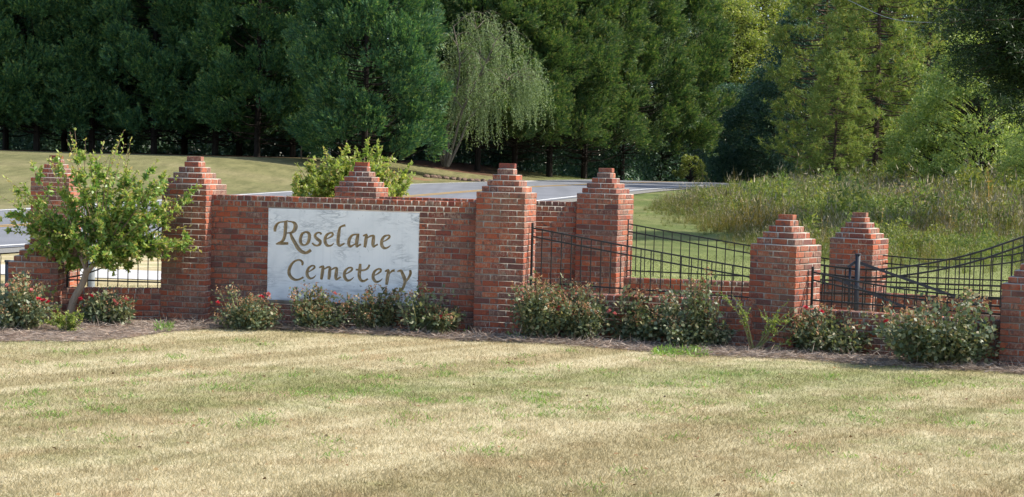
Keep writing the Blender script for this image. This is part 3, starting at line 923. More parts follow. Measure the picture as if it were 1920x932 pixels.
n = 420
ys = 7.6 + 8.4 * lr.uniform(0, 1, n); xs = lr.uniform(-1, 1, n) * ys * .38
k = ys < near_y(xs) + .2; xs, ys = xs[k], ys[k]; n = len(xs)
q = leaves(np.stack([xs, ys, np.full(n, .03)], 1), np.stack([lr.normal(size=n), lr.normal(size=n), lr.normal(size=n) * .2], 1), lr.normal(size=(n, 3)) * .4 + [0, 0, 1], lr.uniform(.02, .05, n), lr.uniform(.012, .03, n), .5, .2)
LITTER = straw_mat('fallen_leaf_brown', [(0, (.10, .055, .03)), (.5, (.22, .13, .06)), (1, (.36, .25, .12))])
tag(obj('fallen_leaves', quads_mesh('fallen_leaves', [(q, 0)], [LITTER])), 'small brown fallen leaves scattered over the lawn', 'leaves', kind='stuff')
cx_ = lr.uniform(-5, 5.5, 210); cy_ = lr.normal(11.8, 1.5, 210)
m = 46
px_ = np.repeat(cx_, m) + lr.normal(size=210 * m) * .07; py_ = np.repeat(cy_, m) + lr.normal(size=210 * m) * .09
k = (py_ < near_y(px_) - .05) & (py_ > 7.4); px_, py_ = px_[k], py_[k]; n = len(px_)
q = leaves(np.stack([px_, py_, np.zeros(n)], 1), np.stack([lr.normal(size=n) * .9, lr.normal(size=n) * .9, np.full(n, .8)], 1), lr.normal(size=(n, 3)), lr.uniform(.025, .06, n), lr.uniform(.004, .009, n), .5)
tag(obj('green_grass_tufts', quads_mesh('green_grass_tufts', [(q, 0)], [MYRTLE])), 'scattered fresh green grass tufts in the dry lawn', 'grass', kind='stuff')

# ------------------------------------------------------------------ trees
def trunk_quads(pts, rad, sides=8): return tube(pts, rad, sides)

def cypress_meshes(seed, H, Rr, zlow, mat, nb=92, mpl=46, ks=18, low=16):
    rng = np.random.default_rng(seed)
    tc = curve_pts([(0, 0, -.4), (.05, .03, H * .3), (-.05, .05, H * .65), (0, 0, H * .97)], 12)
    tq = [tube(tc, np.linspace(.24, .03, len(tc)), 8)]
    PB, PD, PL = [], [], []
    for b in range(nb):
        u = (b + rng.uniform(0, 1)) / nb
        h = zlow + (H - zlow) * u ** 1.12
        f = (h - zlow) / (H - zlow)
        prof = Rr * (1 - f ** 1.7) ** .75 * min(1, .78 + .22 * (h - zlow) / 2.0)
        rr = prof * rng.uniform(.62, 1.0) + .15
        az = b * 2.39996 + rng.normal() * .4
        o = np.array([math.cos(az), math.sin(az), 0]); side = np.array([-o[1], o[0], 0]); upz = np.array([0, 0, 1.])
        e = o * rr + [0, 0, h + rr * rng.uniform(.05, .3)]
        s0 = np.array([0, 0, max(.4, h - rr * .18)])
        c = curve_pts([s0, (s0 + e) / 2 - [0, 0, .12 * rr], e], 7)
        tq.append(tube(c, np.linspace(.05, .015, len(c)), 4))
        cr = (.55 + .42 * min(1.2, prof / 3.5)) * rng.uniform(.75, 1.25)     # clump radius
        m = int(mpl * cr ** 1.5 * 1.15) + 8
        g = rng.normal(size=(m, 3)); g = unit(g)
        # keep the outward and upward shell of the clump
        loc = np.abs(g[:, :1]) * o * 1.0 + g[:, 1:2] * side * 1.05 + (g[:, 2:3] * .75 + .12) * upz
        base = e - o * cr * .35 + loc * cr * rng.uniform(.45, .95, (m, 1))
        lean = unit(rng.normal(size=3) + [0, 0, .6])
        dd = unit(loc) * .5 + o * .30 + upz * .5 + lean * .3 + rng.normal(size=(m, 3)) * .16
        PB.append(base); PD.append(unit(dd)); PL.append(rng.uniform(.45, .85, m) * (.75 + .35 * cr))
    for b in range(low):
        az = rng.uniform(0, 6.28); h = rng.uniform(.9, zlow + .8); L = rng.uniform(.8, 2.4)
        o = np.array([math.cos(az), math.sin(az), 0])
        c = curve_pts([(0, 0, h), o * L * .5 + [0, 0, h + .1], o * L + [0, 0, h + rng.uniform(-.2, .7)]], 6)
        tq.append(tube(c, np.linspace(.03, .008, len(c)), 3))
    PB = np.concatenate(PB); PD = np.concatenate(PD); PL = np.concatenate(PL)
    N = len(PB)
    a = unit(np.cross(PD, rnd_dir(rng, N))); b2 = np.cross(PD, a)
    T = rng.uniform(0, 1, (N, ks)) ** .85; ph = rng.uniform(0, 6.283, (N, ks))
    ra = np.cos(ph)[..., None] * a[:, None, :] + .4 * np.sin(ph)[..., None] * b2[:, None, :]
    pos = PB[:, None, :] + PD[:, None, :] * (T * PL[:, None])[..., None] + ra * (.16 * (1 - .8 * T) * PL[:, None])[..., None]
    dr = PD[:, None, :] * .9 + ra * .7 + rng.normal(size=(N, ks, 3)) * .12
    nn = rng.normal(size=(N, ks, 3)) * .35 + b2[:, None, :]
    L = rng.uniform(.17, .30, (N, ks)) * (1 - .3 * T)
    q = slivers(pos.reshape(-1, 3), dr.reshape(-1, 3), nn.reshape(-1, 3), L.ravel(), (L * .40).ravel())
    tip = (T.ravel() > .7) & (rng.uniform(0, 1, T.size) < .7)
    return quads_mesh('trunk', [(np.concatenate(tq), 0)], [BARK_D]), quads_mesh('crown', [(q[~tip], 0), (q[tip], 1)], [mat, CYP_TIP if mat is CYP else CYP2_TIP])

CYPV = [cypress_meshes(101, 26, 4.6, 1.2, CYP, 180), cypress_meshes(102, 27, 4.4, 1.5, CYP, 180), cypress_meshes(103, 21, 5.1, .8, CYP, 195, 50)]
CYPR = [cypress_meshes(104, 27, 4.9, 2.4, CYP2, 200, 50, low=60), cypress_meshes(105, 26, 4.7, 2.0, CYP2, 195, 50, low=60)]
def tree(name, label, cat, meshes, px, Y, scale=1.0, rz=0.0, group=None, sx=1.0, dz=0.0):
    p = at(px, 320, Y)
    t = thing(name, label, cat, (p.x, Y, tz(p.x, Y) + dz), rz, group)
    t.scale = (scale * sx, scale * sx, scale)
    tr, cr = meshes
    obj('trunk', tr, t)
    c = obj('crown', cr, t); c['kind'] = 'stuff'
    return t
LG = 'dark cypresses along the far side of the field'
rows = [(-60, 100, 0, 1.0, 'dark cypress cut off by the left edge of the photo'),
        (68, 101, 1, 1.02, 'dark cypress standing behind the left part of the small leafy tree'),
        (172, 102, 0, .98, 'dark cypress with its trunk just left of the small tree\'s top spikes'),
        (288, 101, 1, 1.0, 'dark cypress with bare trunk right of the small tree\'s top'),
        (403, 101, 0, 1.0, 'dark cypress with bare trunk behind the left sign pillar\'s cap'),
        (481, 98, 1, .96, 'dark cypress with the most forward bare trunk of the left row'),
        (548, 103, 0, 1.05, 'dark cypress next to the big full cypress, right end of the bare-trunked row')]
for i, (px, Y, v_, sc, lab) in enumerate(rows):
    tree('cypress_tree', lab, 'tree', CYPV[v_], px, Y, sc, i * 1.37, LG)
tree('cypress_tree', 'big full cypress beside the weeping tree, branches sweeping low', 'tree', CYPV[2], 682, 92, 1.02, .6, LG, .98)
# second row that closes the gaps
for i, (px, Y, lab) in enumerate([(10, 109, 'cypress behind the front row, leftmost of those seen between trunks'), (120, 110, 'cypress of the second row, second from the left edge'),
                             (232, 109, 'cypress of the second row, third from the left edge'), (345, 110, 'cypress of the second row, fourth from the left edge'),
                             (448, 109, 'cypress of the second row, fifth from the left edge'), (600, 110, 'cypress of the second row behind the big full cypress, left one'), (735, 108, 'cypress of the second row behind the big full cypress, right one')]):
    tree('cypress_tree', lab + '', 'tree', CYPV[(i + 1) % 2], px, Y, 1.08, i * 2.1 + .5, LG)
RG = 'sunlit cypresses beyond the road bend'
for i, (px, Y, v_, sc, sx, lab) in enumerate([(895, 110, 0, 1.05, 1.0, 'cypress directly behind the weeping tree'),
        (965, 113, 1, 1.08, 1.0, 'sunlit cypress just right of the weeping tree'), (1030, 117, 0, 1.12, 1.0, 'sunlit cypress behind the road crest, second right of the weeping tree'),
        (1095, 123, 1, 1.15, 1.05, 'sunlit cypress left of the rear tall pillar'), (1165, 131, 0, 1.2, 1.05, 'sunlit cypress above the rear tall pillar'),
        (1235, 142, 1, 1.3, 1.05, 'rightmost sunlit cypress at the road bend, above a small yellow bush')]):
    tree('cypress_tree', lab, 'tree', CYPR[v_], px, Y, sc, i * 1.9, RG, sx)

# weeping tree -------------------------------------------------------------
def willow():
    rng = np.random.default_rng(31)
    Y = 97.0; p0 = at(836, 306, Y); zb = tz(p0.x, Y)
    t = thing('weeping_tree', 'pale green weeping tree with several trunks among the dark cypresses', 'tree', (p0.x, Y, zb))
    s = FPX / Y
    def L(px, py, dy=0.0):
        w = at(px, py, Y + dy); return np.array([w.x - p0.x, dy, w.z - zb])
    stems = [[(832, 312, .1), (819, 270, .5), (812, 215, .6), (800, 150, 1.0), (815, 80, 1.2)],
             [(835, 312, 0), (833, 265, -.2), (850, 200, -.5), (862, 120, -.8), (850, 50, -.6)],
             [(838, 312, -.1), (852, 262, -.5), (868, 205, -.9), (905, 130, -1.4), (930, 75, -1.2)],
             [(840, 312, .1), (862, 266, .5), (885, 215, 1.0), (940, 160, 1.2), (985, 130, 1.0)],
             [(837, 312, .2), (844, 250, .8), (875, 180, 1.4), (900, 100, 1.8), (890, 40, 1.5)]]
    tq = []; tops = []
    for st in stems:
        c = curve_pts([L(*q) for q in st], 20)
        tq.append(tube(c, np.linspace(.12, .03, len(c)), 7)); tops.append(c)
    # arching limbs
    anchors = []
    for k in range(130):
        c = tops[rng.integers(len(tops))]; i = rng.integers(len(c) // 2, len(c)); a = c[i]
        az = rng.uniform(0, 6.283); rr = rng.uniform(.6, 2.8)
        e = a + np.array([math.cos(az) * rr * 1.05 + .25, math.sin(az) * rr * .9, rng.uniform(-.5, .9)])
        m = (a + e) / 2 + [0, 0, .5 * rr * .6]
        cc = curve_pts([a, m, e], 10); tq.append(tube(cc, np.linspace(.03, .008, len(cc)), 3))
        anchors += list(cc[3:])
    # the right-hand lobe
    for k in range(34):
        a = L(950, 150, rng.uniform(-1, 1)); e = L(rng.uniform(965, 1030), rng.uniform(125, 165), rng.uniform(-1.6, 1.6))
        m = (a + e) / 2 + [0, 0, .25]
        cc = curve_pts([a, m, e], 8); tq.append(tube(cc, np.linspace(.025, .006, len(cc)), 3)); anchors += list(cc[2:])
    anchors = np.array(anchors)
    Q = []
    ns = 1450
    idx = rng.integers(0, len(anchors), ns)
    for a in anchors[idx]:
        Ls = rng.choice([rng.uniform(.5, 1.5), rng.uniform(1.2, 3.6)])
        Ls = min(Ls, max(.5, a[2] - 1.6 - rng.uniform(0, 1.2)))
        out = unit(np.array([a[0] - .6, a[1], 0]) + rng.normal(size=3) * .4); out[2] = 0
        m = int(Ls / .075)
        tt = np.linspace(0, 1, m)
        pts = a + out * (.38 * (1 - np.exp(-3 * tt)))[:, None] * rng.uniform(.4, 1.5) + np.stack([rng.normal() * .12 * tt, rng.normal() * .12 * tt, -Ls * tt], 1)
        pts = pts + rng.normal(size=pts.shape) * .035
        d = rng.normal(size=pts.shape) * .75 + [0, 0, -.75]
        Q.append(slivers(pts, d, rng.normal(size=pts.shape), rng.uniform(.10, .19, m), rng.uniform(.04, .065, m), .45))
    obj('trunk', quads_mesh('trunk', [(np.concatenate(tq), 0)], [BARK_P]), t)
    c = obj('crown', quads_mesh('crown', [(np.concatenate(Q), 0)], [WILLOW]), t); c['kind'] = 'stuff'
willow()

# broad-leaved trees -------------------------------------------------------
def broad_meshes(seed, H, Rr, zlow, mat, nb=130, per=90, leaf=.17, bark=BARK_D, clump=.62, flat=1.0):
    rng = np.random.default_rng(seed)
    c = curve_pts([(0, 0, -.4), (.1, 0, H * .3), (-.1, .1, H * .6), (0, 0, H * .9)], 12)
    tq = [tube(c, np.linspace(.22, .04, len(c)), 7)]
    Q = []
    for b in range(nb):
        u = rng.uniform(0, 1) ** .8
        h = zlow + (H - zlow) * u
        prof = math.sin(math.pi * min(.97, .16 + .8 * u)) ** .65
        rr = Rr * prof * rng.uniform(.55, 1.08)
        az = rng.uniform(0, 6.283); o = np.array([math.cos(az), math.sin(az), 0])
        e = o * rr + [0, 0, h]
        s0 = np.array([0, 0, max(.3, h - rr * .55)])
        cc = curve_pts([s0, (s0 + e) / 2 + [0, 0, .1 * rr], e], 6); tq.append(tube(cc, np.linspace(.05, .01, len(cc)), 3))
        m = int(per * rng.uniform(.6, 1.3))
        r_ = clump * rng.uniform(.65, 1.35) * (Rr / 4.0) ** .5
        pp = e + rnd_dir(rng, m) * (rng.uniform(.25, 1, m) ** .5)[:, None] * r_ * np.array([1.1, 1.1, .8 * flat])
        dd = unit(pp - e) * .5 + rng.normal(size=(m, 3)) * .6 + [0, 0, -.25]
        nn = rng.normal(size=(m, 3)) * .7 + [0, 0, .8]
        L = rng.uniform(.7, 1.25, m) * leaf
        Q.append(slivers(pp, dd, nn, L, L * .66))
    return quads_mesh('trunk', [(np.concatenate(tq), 0)], [bark]), quads_mesh('crown', [(np.concatenate(Q), 0)], [mat])
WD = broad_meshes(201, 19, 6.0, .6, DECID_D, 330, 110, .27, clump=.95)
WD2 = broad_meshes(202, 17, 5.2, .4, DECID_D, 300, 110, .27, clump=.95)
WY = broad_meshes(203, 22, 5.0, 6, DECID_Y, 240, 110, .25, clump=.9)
G1 = broad_meshes(204, 9, 3.6, .3, DECID, 240, 120, .15, clump=.6)
G2 = broad_meshes(205, 7, 3.0, .2, DECID, 200, 120, .14, clump=.55)
BU = broad_meshes(206, 2.6, 1.5, .1, DECID_Y, 60, 90, .13, clump=.4)
WG = 'shaded broad-leaved trees beyond the field'
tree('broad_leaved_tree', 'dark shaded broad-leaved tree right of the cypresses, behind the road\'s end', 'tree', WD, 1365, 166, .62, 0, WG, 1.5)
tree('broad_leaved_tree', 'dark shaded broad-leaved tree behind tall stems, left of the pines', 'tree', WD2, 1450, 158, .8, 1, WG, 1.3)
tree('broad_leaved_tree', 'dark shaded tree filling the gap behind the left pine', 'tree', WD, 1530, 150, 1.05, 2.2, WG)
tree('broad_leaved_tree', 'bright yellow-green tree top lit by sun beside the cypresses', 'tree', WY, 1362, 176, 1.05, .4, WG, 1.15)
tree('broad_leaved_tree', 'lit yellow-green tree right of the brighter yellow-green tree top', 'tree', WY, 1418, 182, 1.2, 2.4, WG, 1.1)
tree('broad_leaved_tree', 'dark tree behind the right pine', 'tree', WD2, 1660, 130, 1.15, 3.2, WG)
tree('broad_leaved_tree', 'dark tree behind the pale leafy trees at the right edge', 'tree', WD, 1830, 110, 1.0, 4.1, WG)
tree('broad_leaved_tree', 'pale leafy tree at the right, behind the meadow', 'tree', G1, 1835, 76, 1.0, 0, 'leafy trees behind the meadow')
tree('broad_leaved_tree', 'pale leafy tree partly cut off by the right edge', 'tree', G1, 1955, 66, .5, 1.4, 'leafy trees behind the meadow')
tree('broad_leaved_tree', 'lower bushy tree right of the pines behind meadow weeds', 'tree', G2, 1755, 80, .85, 2.4, 'leafy trees behind the meadow')
tree('bush', 'small yellow-green bush where the road vanishes', 'bush', BU, 1293, 133, .98, .3)

# pines --------------------------------------------------------------------
def pine_meshes(seed, H, Rr, zlow, nb=105, tufts=11, mat=PINE, needles=26, nl=.30):
    rng = np.random.default_rng(seed)
    c = curve_pts([(0, 0, -.4), (.1, 0, H * .35), (0, .1, H * .7), (.05, 0, H)], 12)
    tq = [tube(c, np.linspace(.2, .03, len(c)), 8)]
    TP, TD = [], []
    for b in range(nb):
        u = (b + rng.uniform()) / nb
        h = zlow + (H - zlow) * u
        rr = Rr * (1 - u ** 2.2) ** .7 * rng.uniform(.55, 1.12) + .3
        az = b * 2.4 + rng.normal() * .4; o = np.array([math.cos(az), math.sin(az), 0])
        s0 = np.array([0, 0, h]); e = o * rr + [0, 0, h + rr * rng.uniform(-.1, .28)]
        cc = curve_pts([s0, (s0 + e) / 2 - [0, 0, .08 * rr], e], 8); tq.append(tube(cc, np.linspace(.05, .012, len(cc)), 4))
        m = tufts
        k = np.where(rng.uniform(0, 1, m) < .68, rng.uniform(.86, 1.0, m), rng.uniform(.4, .86, m))
        base = s0 + (e - s0) * k[:, None] + rng.normal(size=(m, 3)) * [.24, .24, .2]
        TP.append(base); TD.append(unit(o * .6 + [0, 0, .5] + rng.normal(size=(m, 3)) * .4))
    TP = np.concatenate(TP); TD = np.concatenate(TD); N = len(TP)
    k = needles
    dd = TD[:, None, :] * .6 + rng.normal(size=(N, k, 3)) * .75
    pos = TP[:, None, :] + TD[:, None, :] * rng.uniform(0, .28, (N, k))[..., None]
    L = rng.uniform(.7, 1.2, (N, k)) * nl
    q = slivers(pos.reshape(-1, 3), dd.reshape(-1, 3), rng.normal(size=(N * k, 3)), L.ravel(), .038)
    return quads_mesh('trunk', [(np.concatenate(tq), 0)], [BARK_PINE]), quads_mesh('crown', [(q, 0)], [mat])
PN = [pine_meshes(301, 19, 3.8, 1.2, 190, 16), pine_meshes(302, 17, 3.6, .8, 185, 16)]
PG = 'long-needled pines behind the meadow'
tree('pine_tree', 'tall pine left of the other pines, low bough reaching left', 'tree', PN[0], 1540, 104, 1.05, 0, PG)
tree('pine_tree', 'tall sunlit pine in the middle of the pines behind the meadow', 'tree', PN[1], 1640, 92, 1.08, 1.2, PG)
tree('pine_tree', 'sunlit pine right of the others, beside the pale leafy trees', 'tree', PN[0], 1735, 96, 1.0, 2.6, PG)
tree('pine_tree', 'smaller pine with low boughs at the meadow edge', 'tree', PN[1], 1565, 88, .5, 3.6, PG, 1.15)
# dark overhanging tree at the right edge
DK = leaf_mat('dark_pine_needles', [(0, (.018, .04, .014)), (.5, (.03, .06, .02)), (1, (.06, .09, .03))], .25, .5, .3)  # needles coloured dark to stand in for the shaded side of the boughs
def overhang():
    rng = np.random.default_rng(77)
    Y = 46.0; b0 = at(2035, 400, Y); zb = tz(b0.x, Y)
    t = thing('overhanging_tree', 'dark overhanging tree boughs in the top right corner', 'tree', (b0.x, Y, zb))
    tq = [tube(curve_pts([(0, 0, -.4), (.1, 0, 4), (0, .1, 9), (0, 0, 13)], 12), np.linspace(.28, .08, 12), 9)]
    Q = []
    def W(px, py, dy): w = at(px, py, Y + dy); return np.array([w.x - b0.x, dy, w.z - zb])
    for k in range(150):
        py0 = rng.uniform(-260, 190)
        lo = 1735 + max(0, (py0 - 60)) * .85
        e = W(rng.uniform(lo, 1980), py0 + rng.uniform(-30, 45), rng.uniform(-2.5, 2.5)); s0 = np.array([0, 0, max(3.2, e[2] + rng.uniform(-.5, 1.3))])
        cc = curve_pts([s0, (s0 + e) / 2 + [0, 0, .25], e], 9); tq.append(tube(cc, np.linspace(.06, .01, len(cc)), 4))
        m = 30
        kk = rng.uniform(.3, 1.03, m) ** .75
        base = s0 + (e - s0) * kk[:, None] + rng.normal(size=(m, 3)) * [.22, .4, .16]
        nd = 26
        dd = (unit(e - s0) * .5)[None, None, :] + rng.normal(size=(m, nd, 3)) * .7
        pos = base[:, None, :] + rng.normal(size=(m, nd, 3)) * .13
        Q.append(slivers(pos.reshape(-1, 3), dd.reshape(-1, 3), rng.normal(size=(m * nd, 3)), rng.uniform(.12, .24, m * nd), .036, .5))
    obj('trunk', quads_mesh('trunk', [(np.concatenate(tq), 0)], [BARK_PINE]), t)
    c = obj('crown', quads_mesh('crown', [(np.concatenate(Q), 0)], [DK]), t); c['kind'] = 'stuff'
overhang()
# far wood closing the view
fr = np.random.default_rng(90)
n = 140000
x = fr.uniform(-110, 125, n); y = 190 + fr.uniform(0, 14, n); top = 30 + 4 * np.sin(x * .21) + 3 * np.sin(x * .53 + 1)
z = terrain(x, y) + top * fr.uniform(0, 1, n)
y = y - 5 * np.abs(np.sin(x * .31 + z * .1)) + (z / 30) ** 2 * 6
p = np.stack([x, y, z], 1)
q = slivers(p, fr.normal(size=(n, 3)) + [0, 0, -.3], fr.normal(size=(n, 3)) + [0, -.8, .5], fr.uniform(.7, 1.3, n), fr.uniform(.5, .85, n), .45)
tag(obj('far_wood', quads_mesh('far_wood', [(q, 0)], [DECID_D])), 'dark far wood behind all the trees', 'wood', kind='stuff')

n = 100000
x = fr.uniform(-52, 34, n); k = fr.uniform(0, 1, n)
y0 = np.interp(x, [-52, -6, 4, 34], [115, 116, 122, 172])
y = y0 + fr.uniform(0, 5, n) - 1.5 * np.sin(x * .8)
z = terrain(x, y) + (5.2 + 1.2 * np.sin(x * .7)) * k ** .9
q = slivers(np.stack([x, y, z], 1), fr.normal(size=(n, 3)), fr.normal(size=(n, 3)) + [0, -.6, .5], fr.uniform(.2, .42, n), fr.uniform(.12, .24, n), .45)
tag(obj('undergrowth', quads_mesh('undergrowth', [(q, 0)], [DECID_D])), 'dark undergrowth behind the cypress trunks', 'undergrowth', kind='stuff')

# ------------------------------------------------------------------ meadow
mr = np.random.default_rng(44)
def weed_plant(rng, h, leafy):
    G = []; top = []
    for s_ in range(rng.integers(2, 5)):
        tip = np.array([rng.normal() * .16 * h, rng.normal() * .16 * h, h * rng.uniform(.7, 1.08)])
        base = np.array([rng.normal() * .05, rng.normal() * .05, 0])
        mid = (base + tip) / 2 + rng.normal(size=3) * .05
        c = curve_pts([base, mid, tip], 4)
        w = .009
        for a, b in zip(c[:-1], c[1:]):
            sd = np.array([w, 0, 0]); G.append(np.array([[a - sd, a + sd, b]]))
        m = leafy
        k = rng.uniform(.12, .98, m)
        pp = base + (tip - base) * k[:, None]
        dd = rng.normal(size=(m, 3)) + [0, 0, .55]
        L = rng.uniform(.08, .2, m) * (1.15 - .5 * k)
        G.append(slivers(pp, dd, rng.normal(size=(m, 3)) + [0, 0, .6], L, L * .26, .4))
        m2 = 7
        pp = tip + rng.normal(size=(m2, 3)) * [.03, .03, .07]
        top.append(slivers(pp, rng.normal(size=(m2, 3)) * .5 + [0, 0, 1], rng.normal(size=(m2, 3)), .1, .022, .5))
    return np.concatenate(G), np.concatenate(top)
protos = [weed_plant(mr, mr.uniform(.75, 1.2), int(mr.integers(14, 34))) for _ in range(12)]
def bushy_plant(rng, h):
    m = 150
    c = rng.uniform(0, 1, m)
    rr = .32 * h * np.sqrt(rng.uniform(0, 1, m)) * (1.15 - .55 * c)
    az = rng.uniform(0, 6.283, m)
    pp = np.stack([np.cos(az) * rr, np.sin(az) * rr, h * (.06 + .94 * c)], 1)
    L = rng.uniform(.08, .16, m)
    return slivers(pp, rng.normal(size=(m, 3)) * .7 + [0, 0, .6], rng.normal(size=(m, 3)) + [0, 0, .5], L, L * .36, .45), np.zeros((0, 3, 3))
def grass_clump(rng, h):
    m = 40
    b0 = rng.normal(size=(m, 3)) * [.16, .16, 0]
    d = rng.normal(size=(m, 3)) * [.22, .22, 0] + [0, 0, 1]
    L = h * rng.uniform(.5, 1.05, m)
    tipq = slivers(b0[:9] + unit(d[:9]) * L[:9, None] * .9, d[:9] + rng.normal(size=(9, 3)) * .15, rng.normal(size=(9, 3)), .17, .03, .5)
    return slivers(b0, d, rng.normal(size=(m, 3)) * [1, 1, 0] + [0, -1, 0], L, .022, .4), tipq
grassy = [grass_clump(mr, mr.uniform(.8, 1.2)) for _ in range(10)]
bushy = [bushy_plant(mr, mr.uniform(.8, 1.25)) for _ in range(8)]
n = 13000
px = mr.uniform(1180, 2040, n); yy = 30 + 66 * mr.uniform(0, 1, n) ** .95
xx = (px - 960) / FPX * yy
fy = np.interp(px, [1180, 1240, 1300, 1400, 1500, 1650, 2040], [58, 50, 44, 37, 33, 31, 30])
by = np.interp(px, [1180, 1240, 1350, 1480, 1560, 2040], [60, 66, 76, 92, 96, 96])
wob = 2.2 * np.sin(xx * 1.1) + 1.3 * np.sin(xx * 2.7 + yy)
k = (yy > fy + wob * .5) & (yy < by + wob)
xx, yy, px, fy = xx[k], yy[k], px[k], fy[k]
dens = np.clip((yy - fy) / 16, .12, 1)
k = mr.uniform(0, 1, len(xx)) < dens; xx, yy, px, fy, dens = xx[k], yy[k], px[k], fy[k], dens[k]
gg, tt_, gb = [], [], []
hs = .5 + .4 * np.clip((px - 1220) / 300, 0, 1) + .35 * np.clip((px - 1600) / 250, 0, 1) * np.clip((yy - 45) / 25, 0, 1) + .12 * np.sin(xx * .9) + .12 * np.sin(yy * .6 + xx * .4)
for i in range(len(xx)):
    sp = math.sin(xx[i] * .55 + 1.3) + math.sin(yy[i] * .33 + xx[i] * .21) + .8 * mr.normal()
    isb = sp > .8 + .8 * (1 - dens[i])
    g, tp = bushy[i % len(bushy)] if isb else (grassy[i % 10] if mr.uniform() < .68 else protos[i % len(protos)])
    a = mr.uniform(0, 6.283); s_ = hs[i] * mr.uniform(.7, 1.2) * (1.0 if mr.uniform() > .035 else 1.7) * (.35 + .65 * dens[i])
    ca, sa = math.cos(a) * s_, math.sin(a) * s_
    Rm = np.array([[ca, -sa, 0], [sa, ca, 0], [0, 0, s_]]).T
    o = np.array([xx[i], yy[i], tz(xx[i], yy[i]) - .03])
    (gb if isb else gg).append(g @ Rm + o); tt_.append(tp @ Rm + o)
tag(obj('meadow_weeds', quads_mesh('meadow_weeds', [(np.concatenate(gg), 0), (np.concatenate(tt_), 1), (np.concatenate(gb), 2)], [WEED, WEED_T, WEED_G])), 'tall meadow weeds and grasses behind the fences at right', 'weeds', kind='stuff')

# ------------------------------------------------------------------ shrubs behind the sign
def leafy_branches(rng, base, tips, leaf, per, twigs, mats_tip=.2, start=.25, wob=.12, tw_len=.22, rad=(.012, .003), grav=0.0):
    """returns (wood quads, leaf quads, tip-leaf quads)"""
    W, A, B = [], [], []
    for tip in tips:
        tip = np.asarray(tip, float); d = tip - base; Ln = np.linalg.norm(d)
        mid = base + d * .5 + rng.normal(size=3) * wob * Ln * .5 + np.array([0, 0, .06 * Ln])
        c = curve_pts([base, mid, tip], 12); W.append(tube(c, np.linspace(rad[0], rad[1], len(c)), 5))
        segs = [(c, start, 1.0)]
        for k in range(twigs):
            s = rng.uniform(start + .05, .95); i = int(s * (len(c) - 1)); b0 = c[i]
            dd = unit(unit(d) * .75 + rng.normal(size=3) * .65 + [0, 0, .2]); L = tw_len * rng.uniform(.5, 1.3)
            tc = np.array([b0, b0 + dd * L * .5, b0 + dd * L + [0, 0, -grav * L]])
            tc = curve_pts(tc, 5); W.append(tube(tc, [rad[1] * .8] * len(tc), 3)); segs.append((tc, .1, .6))
        for cc, s0, wgt in segs:
            m = int(per * wgt * (1 if cc is c else 1))
            s = rng.uniform(s0, 1.0, m); idx = s * (len(cc) - 1); i0 = np.minimum(idx.astype(int), len(cc) - 2)
            fr_ = (idx - i0)[:, None]
            pp = cc[i0] * (1 - fr_) + cc[i0 + 1] * fr_
            ax = unit(cc[i0 + 1] - cc[i0])
            dd = ax * .45 + rng.normal(size=(m, 3)) * .7
            nn = rng.normal(size=(m, 3)) * .6 + [0, 0, .8]
            L = rng.uniform(.6, 1.15, m) * leaf * (1.08 - .45 * s)
            q = leaves(pp, dd, nn, L, L * .5, .48, .1)
            tipm = rng.uniform(0, 1, m) < mats_tip * np.clip((s - .45) * 3, 0, 1.6)
            A.append(q[~tipm]); B.append(q[tipm])
    return np.concatenate(W), np.concatenate(A), np.concatenate(B)

def shrub_behind():
    rng = np.random.default_rng(61)
    Y = 21.6; b = at(650, 470, Y); base = np.array([b.x, Y, 0.0])
    t = thing('leafy_shrub', 'bright green leafy shrub rising behind the sign wall', 'shrub', tuple(base))
    tips = []
    spikes = [(575, 295), (605, 275), (650, 262), (640, 280), (690, 268), (715, 275), (735, 290), (755, 318), (762, 345), (548, 330), (552, 355), (590, 330), (620, 300), (560, 310), (745, 335), (735, 360), (700, 300), (722, 310), (665, 290)]
    for px, py in spikes:
        w = at(px, py, Y + rng.uniform(-.5, .5)); tips.append(np.array([w.x, w.y, w.z]) - base)
    for k in range(60):
        px = rng.uniform(552, 755); py = rng.uniform(295, 400)
        if px > 690 and py > 360: continue
        w = at(px, py, Y + rng.uniform(-.7, .7)); tips.append(np.array([w.x, w.y, w.z]) - base)
    w, a, c = leafy_branches(rng, np.zeros(3), tips, .10, 80, 11, .5, .35, .1, .28, (.014, .003))
    obj('stems', quads_mesh('stems', [(w, 0)], [STEM_B]), t)
    obj('foliage', quads_mesh('foliage', [(a, 0), (c, 1)], [LIME, MYRTLE_T]), t)['kind'] = 'stuff'
shrub_behind()

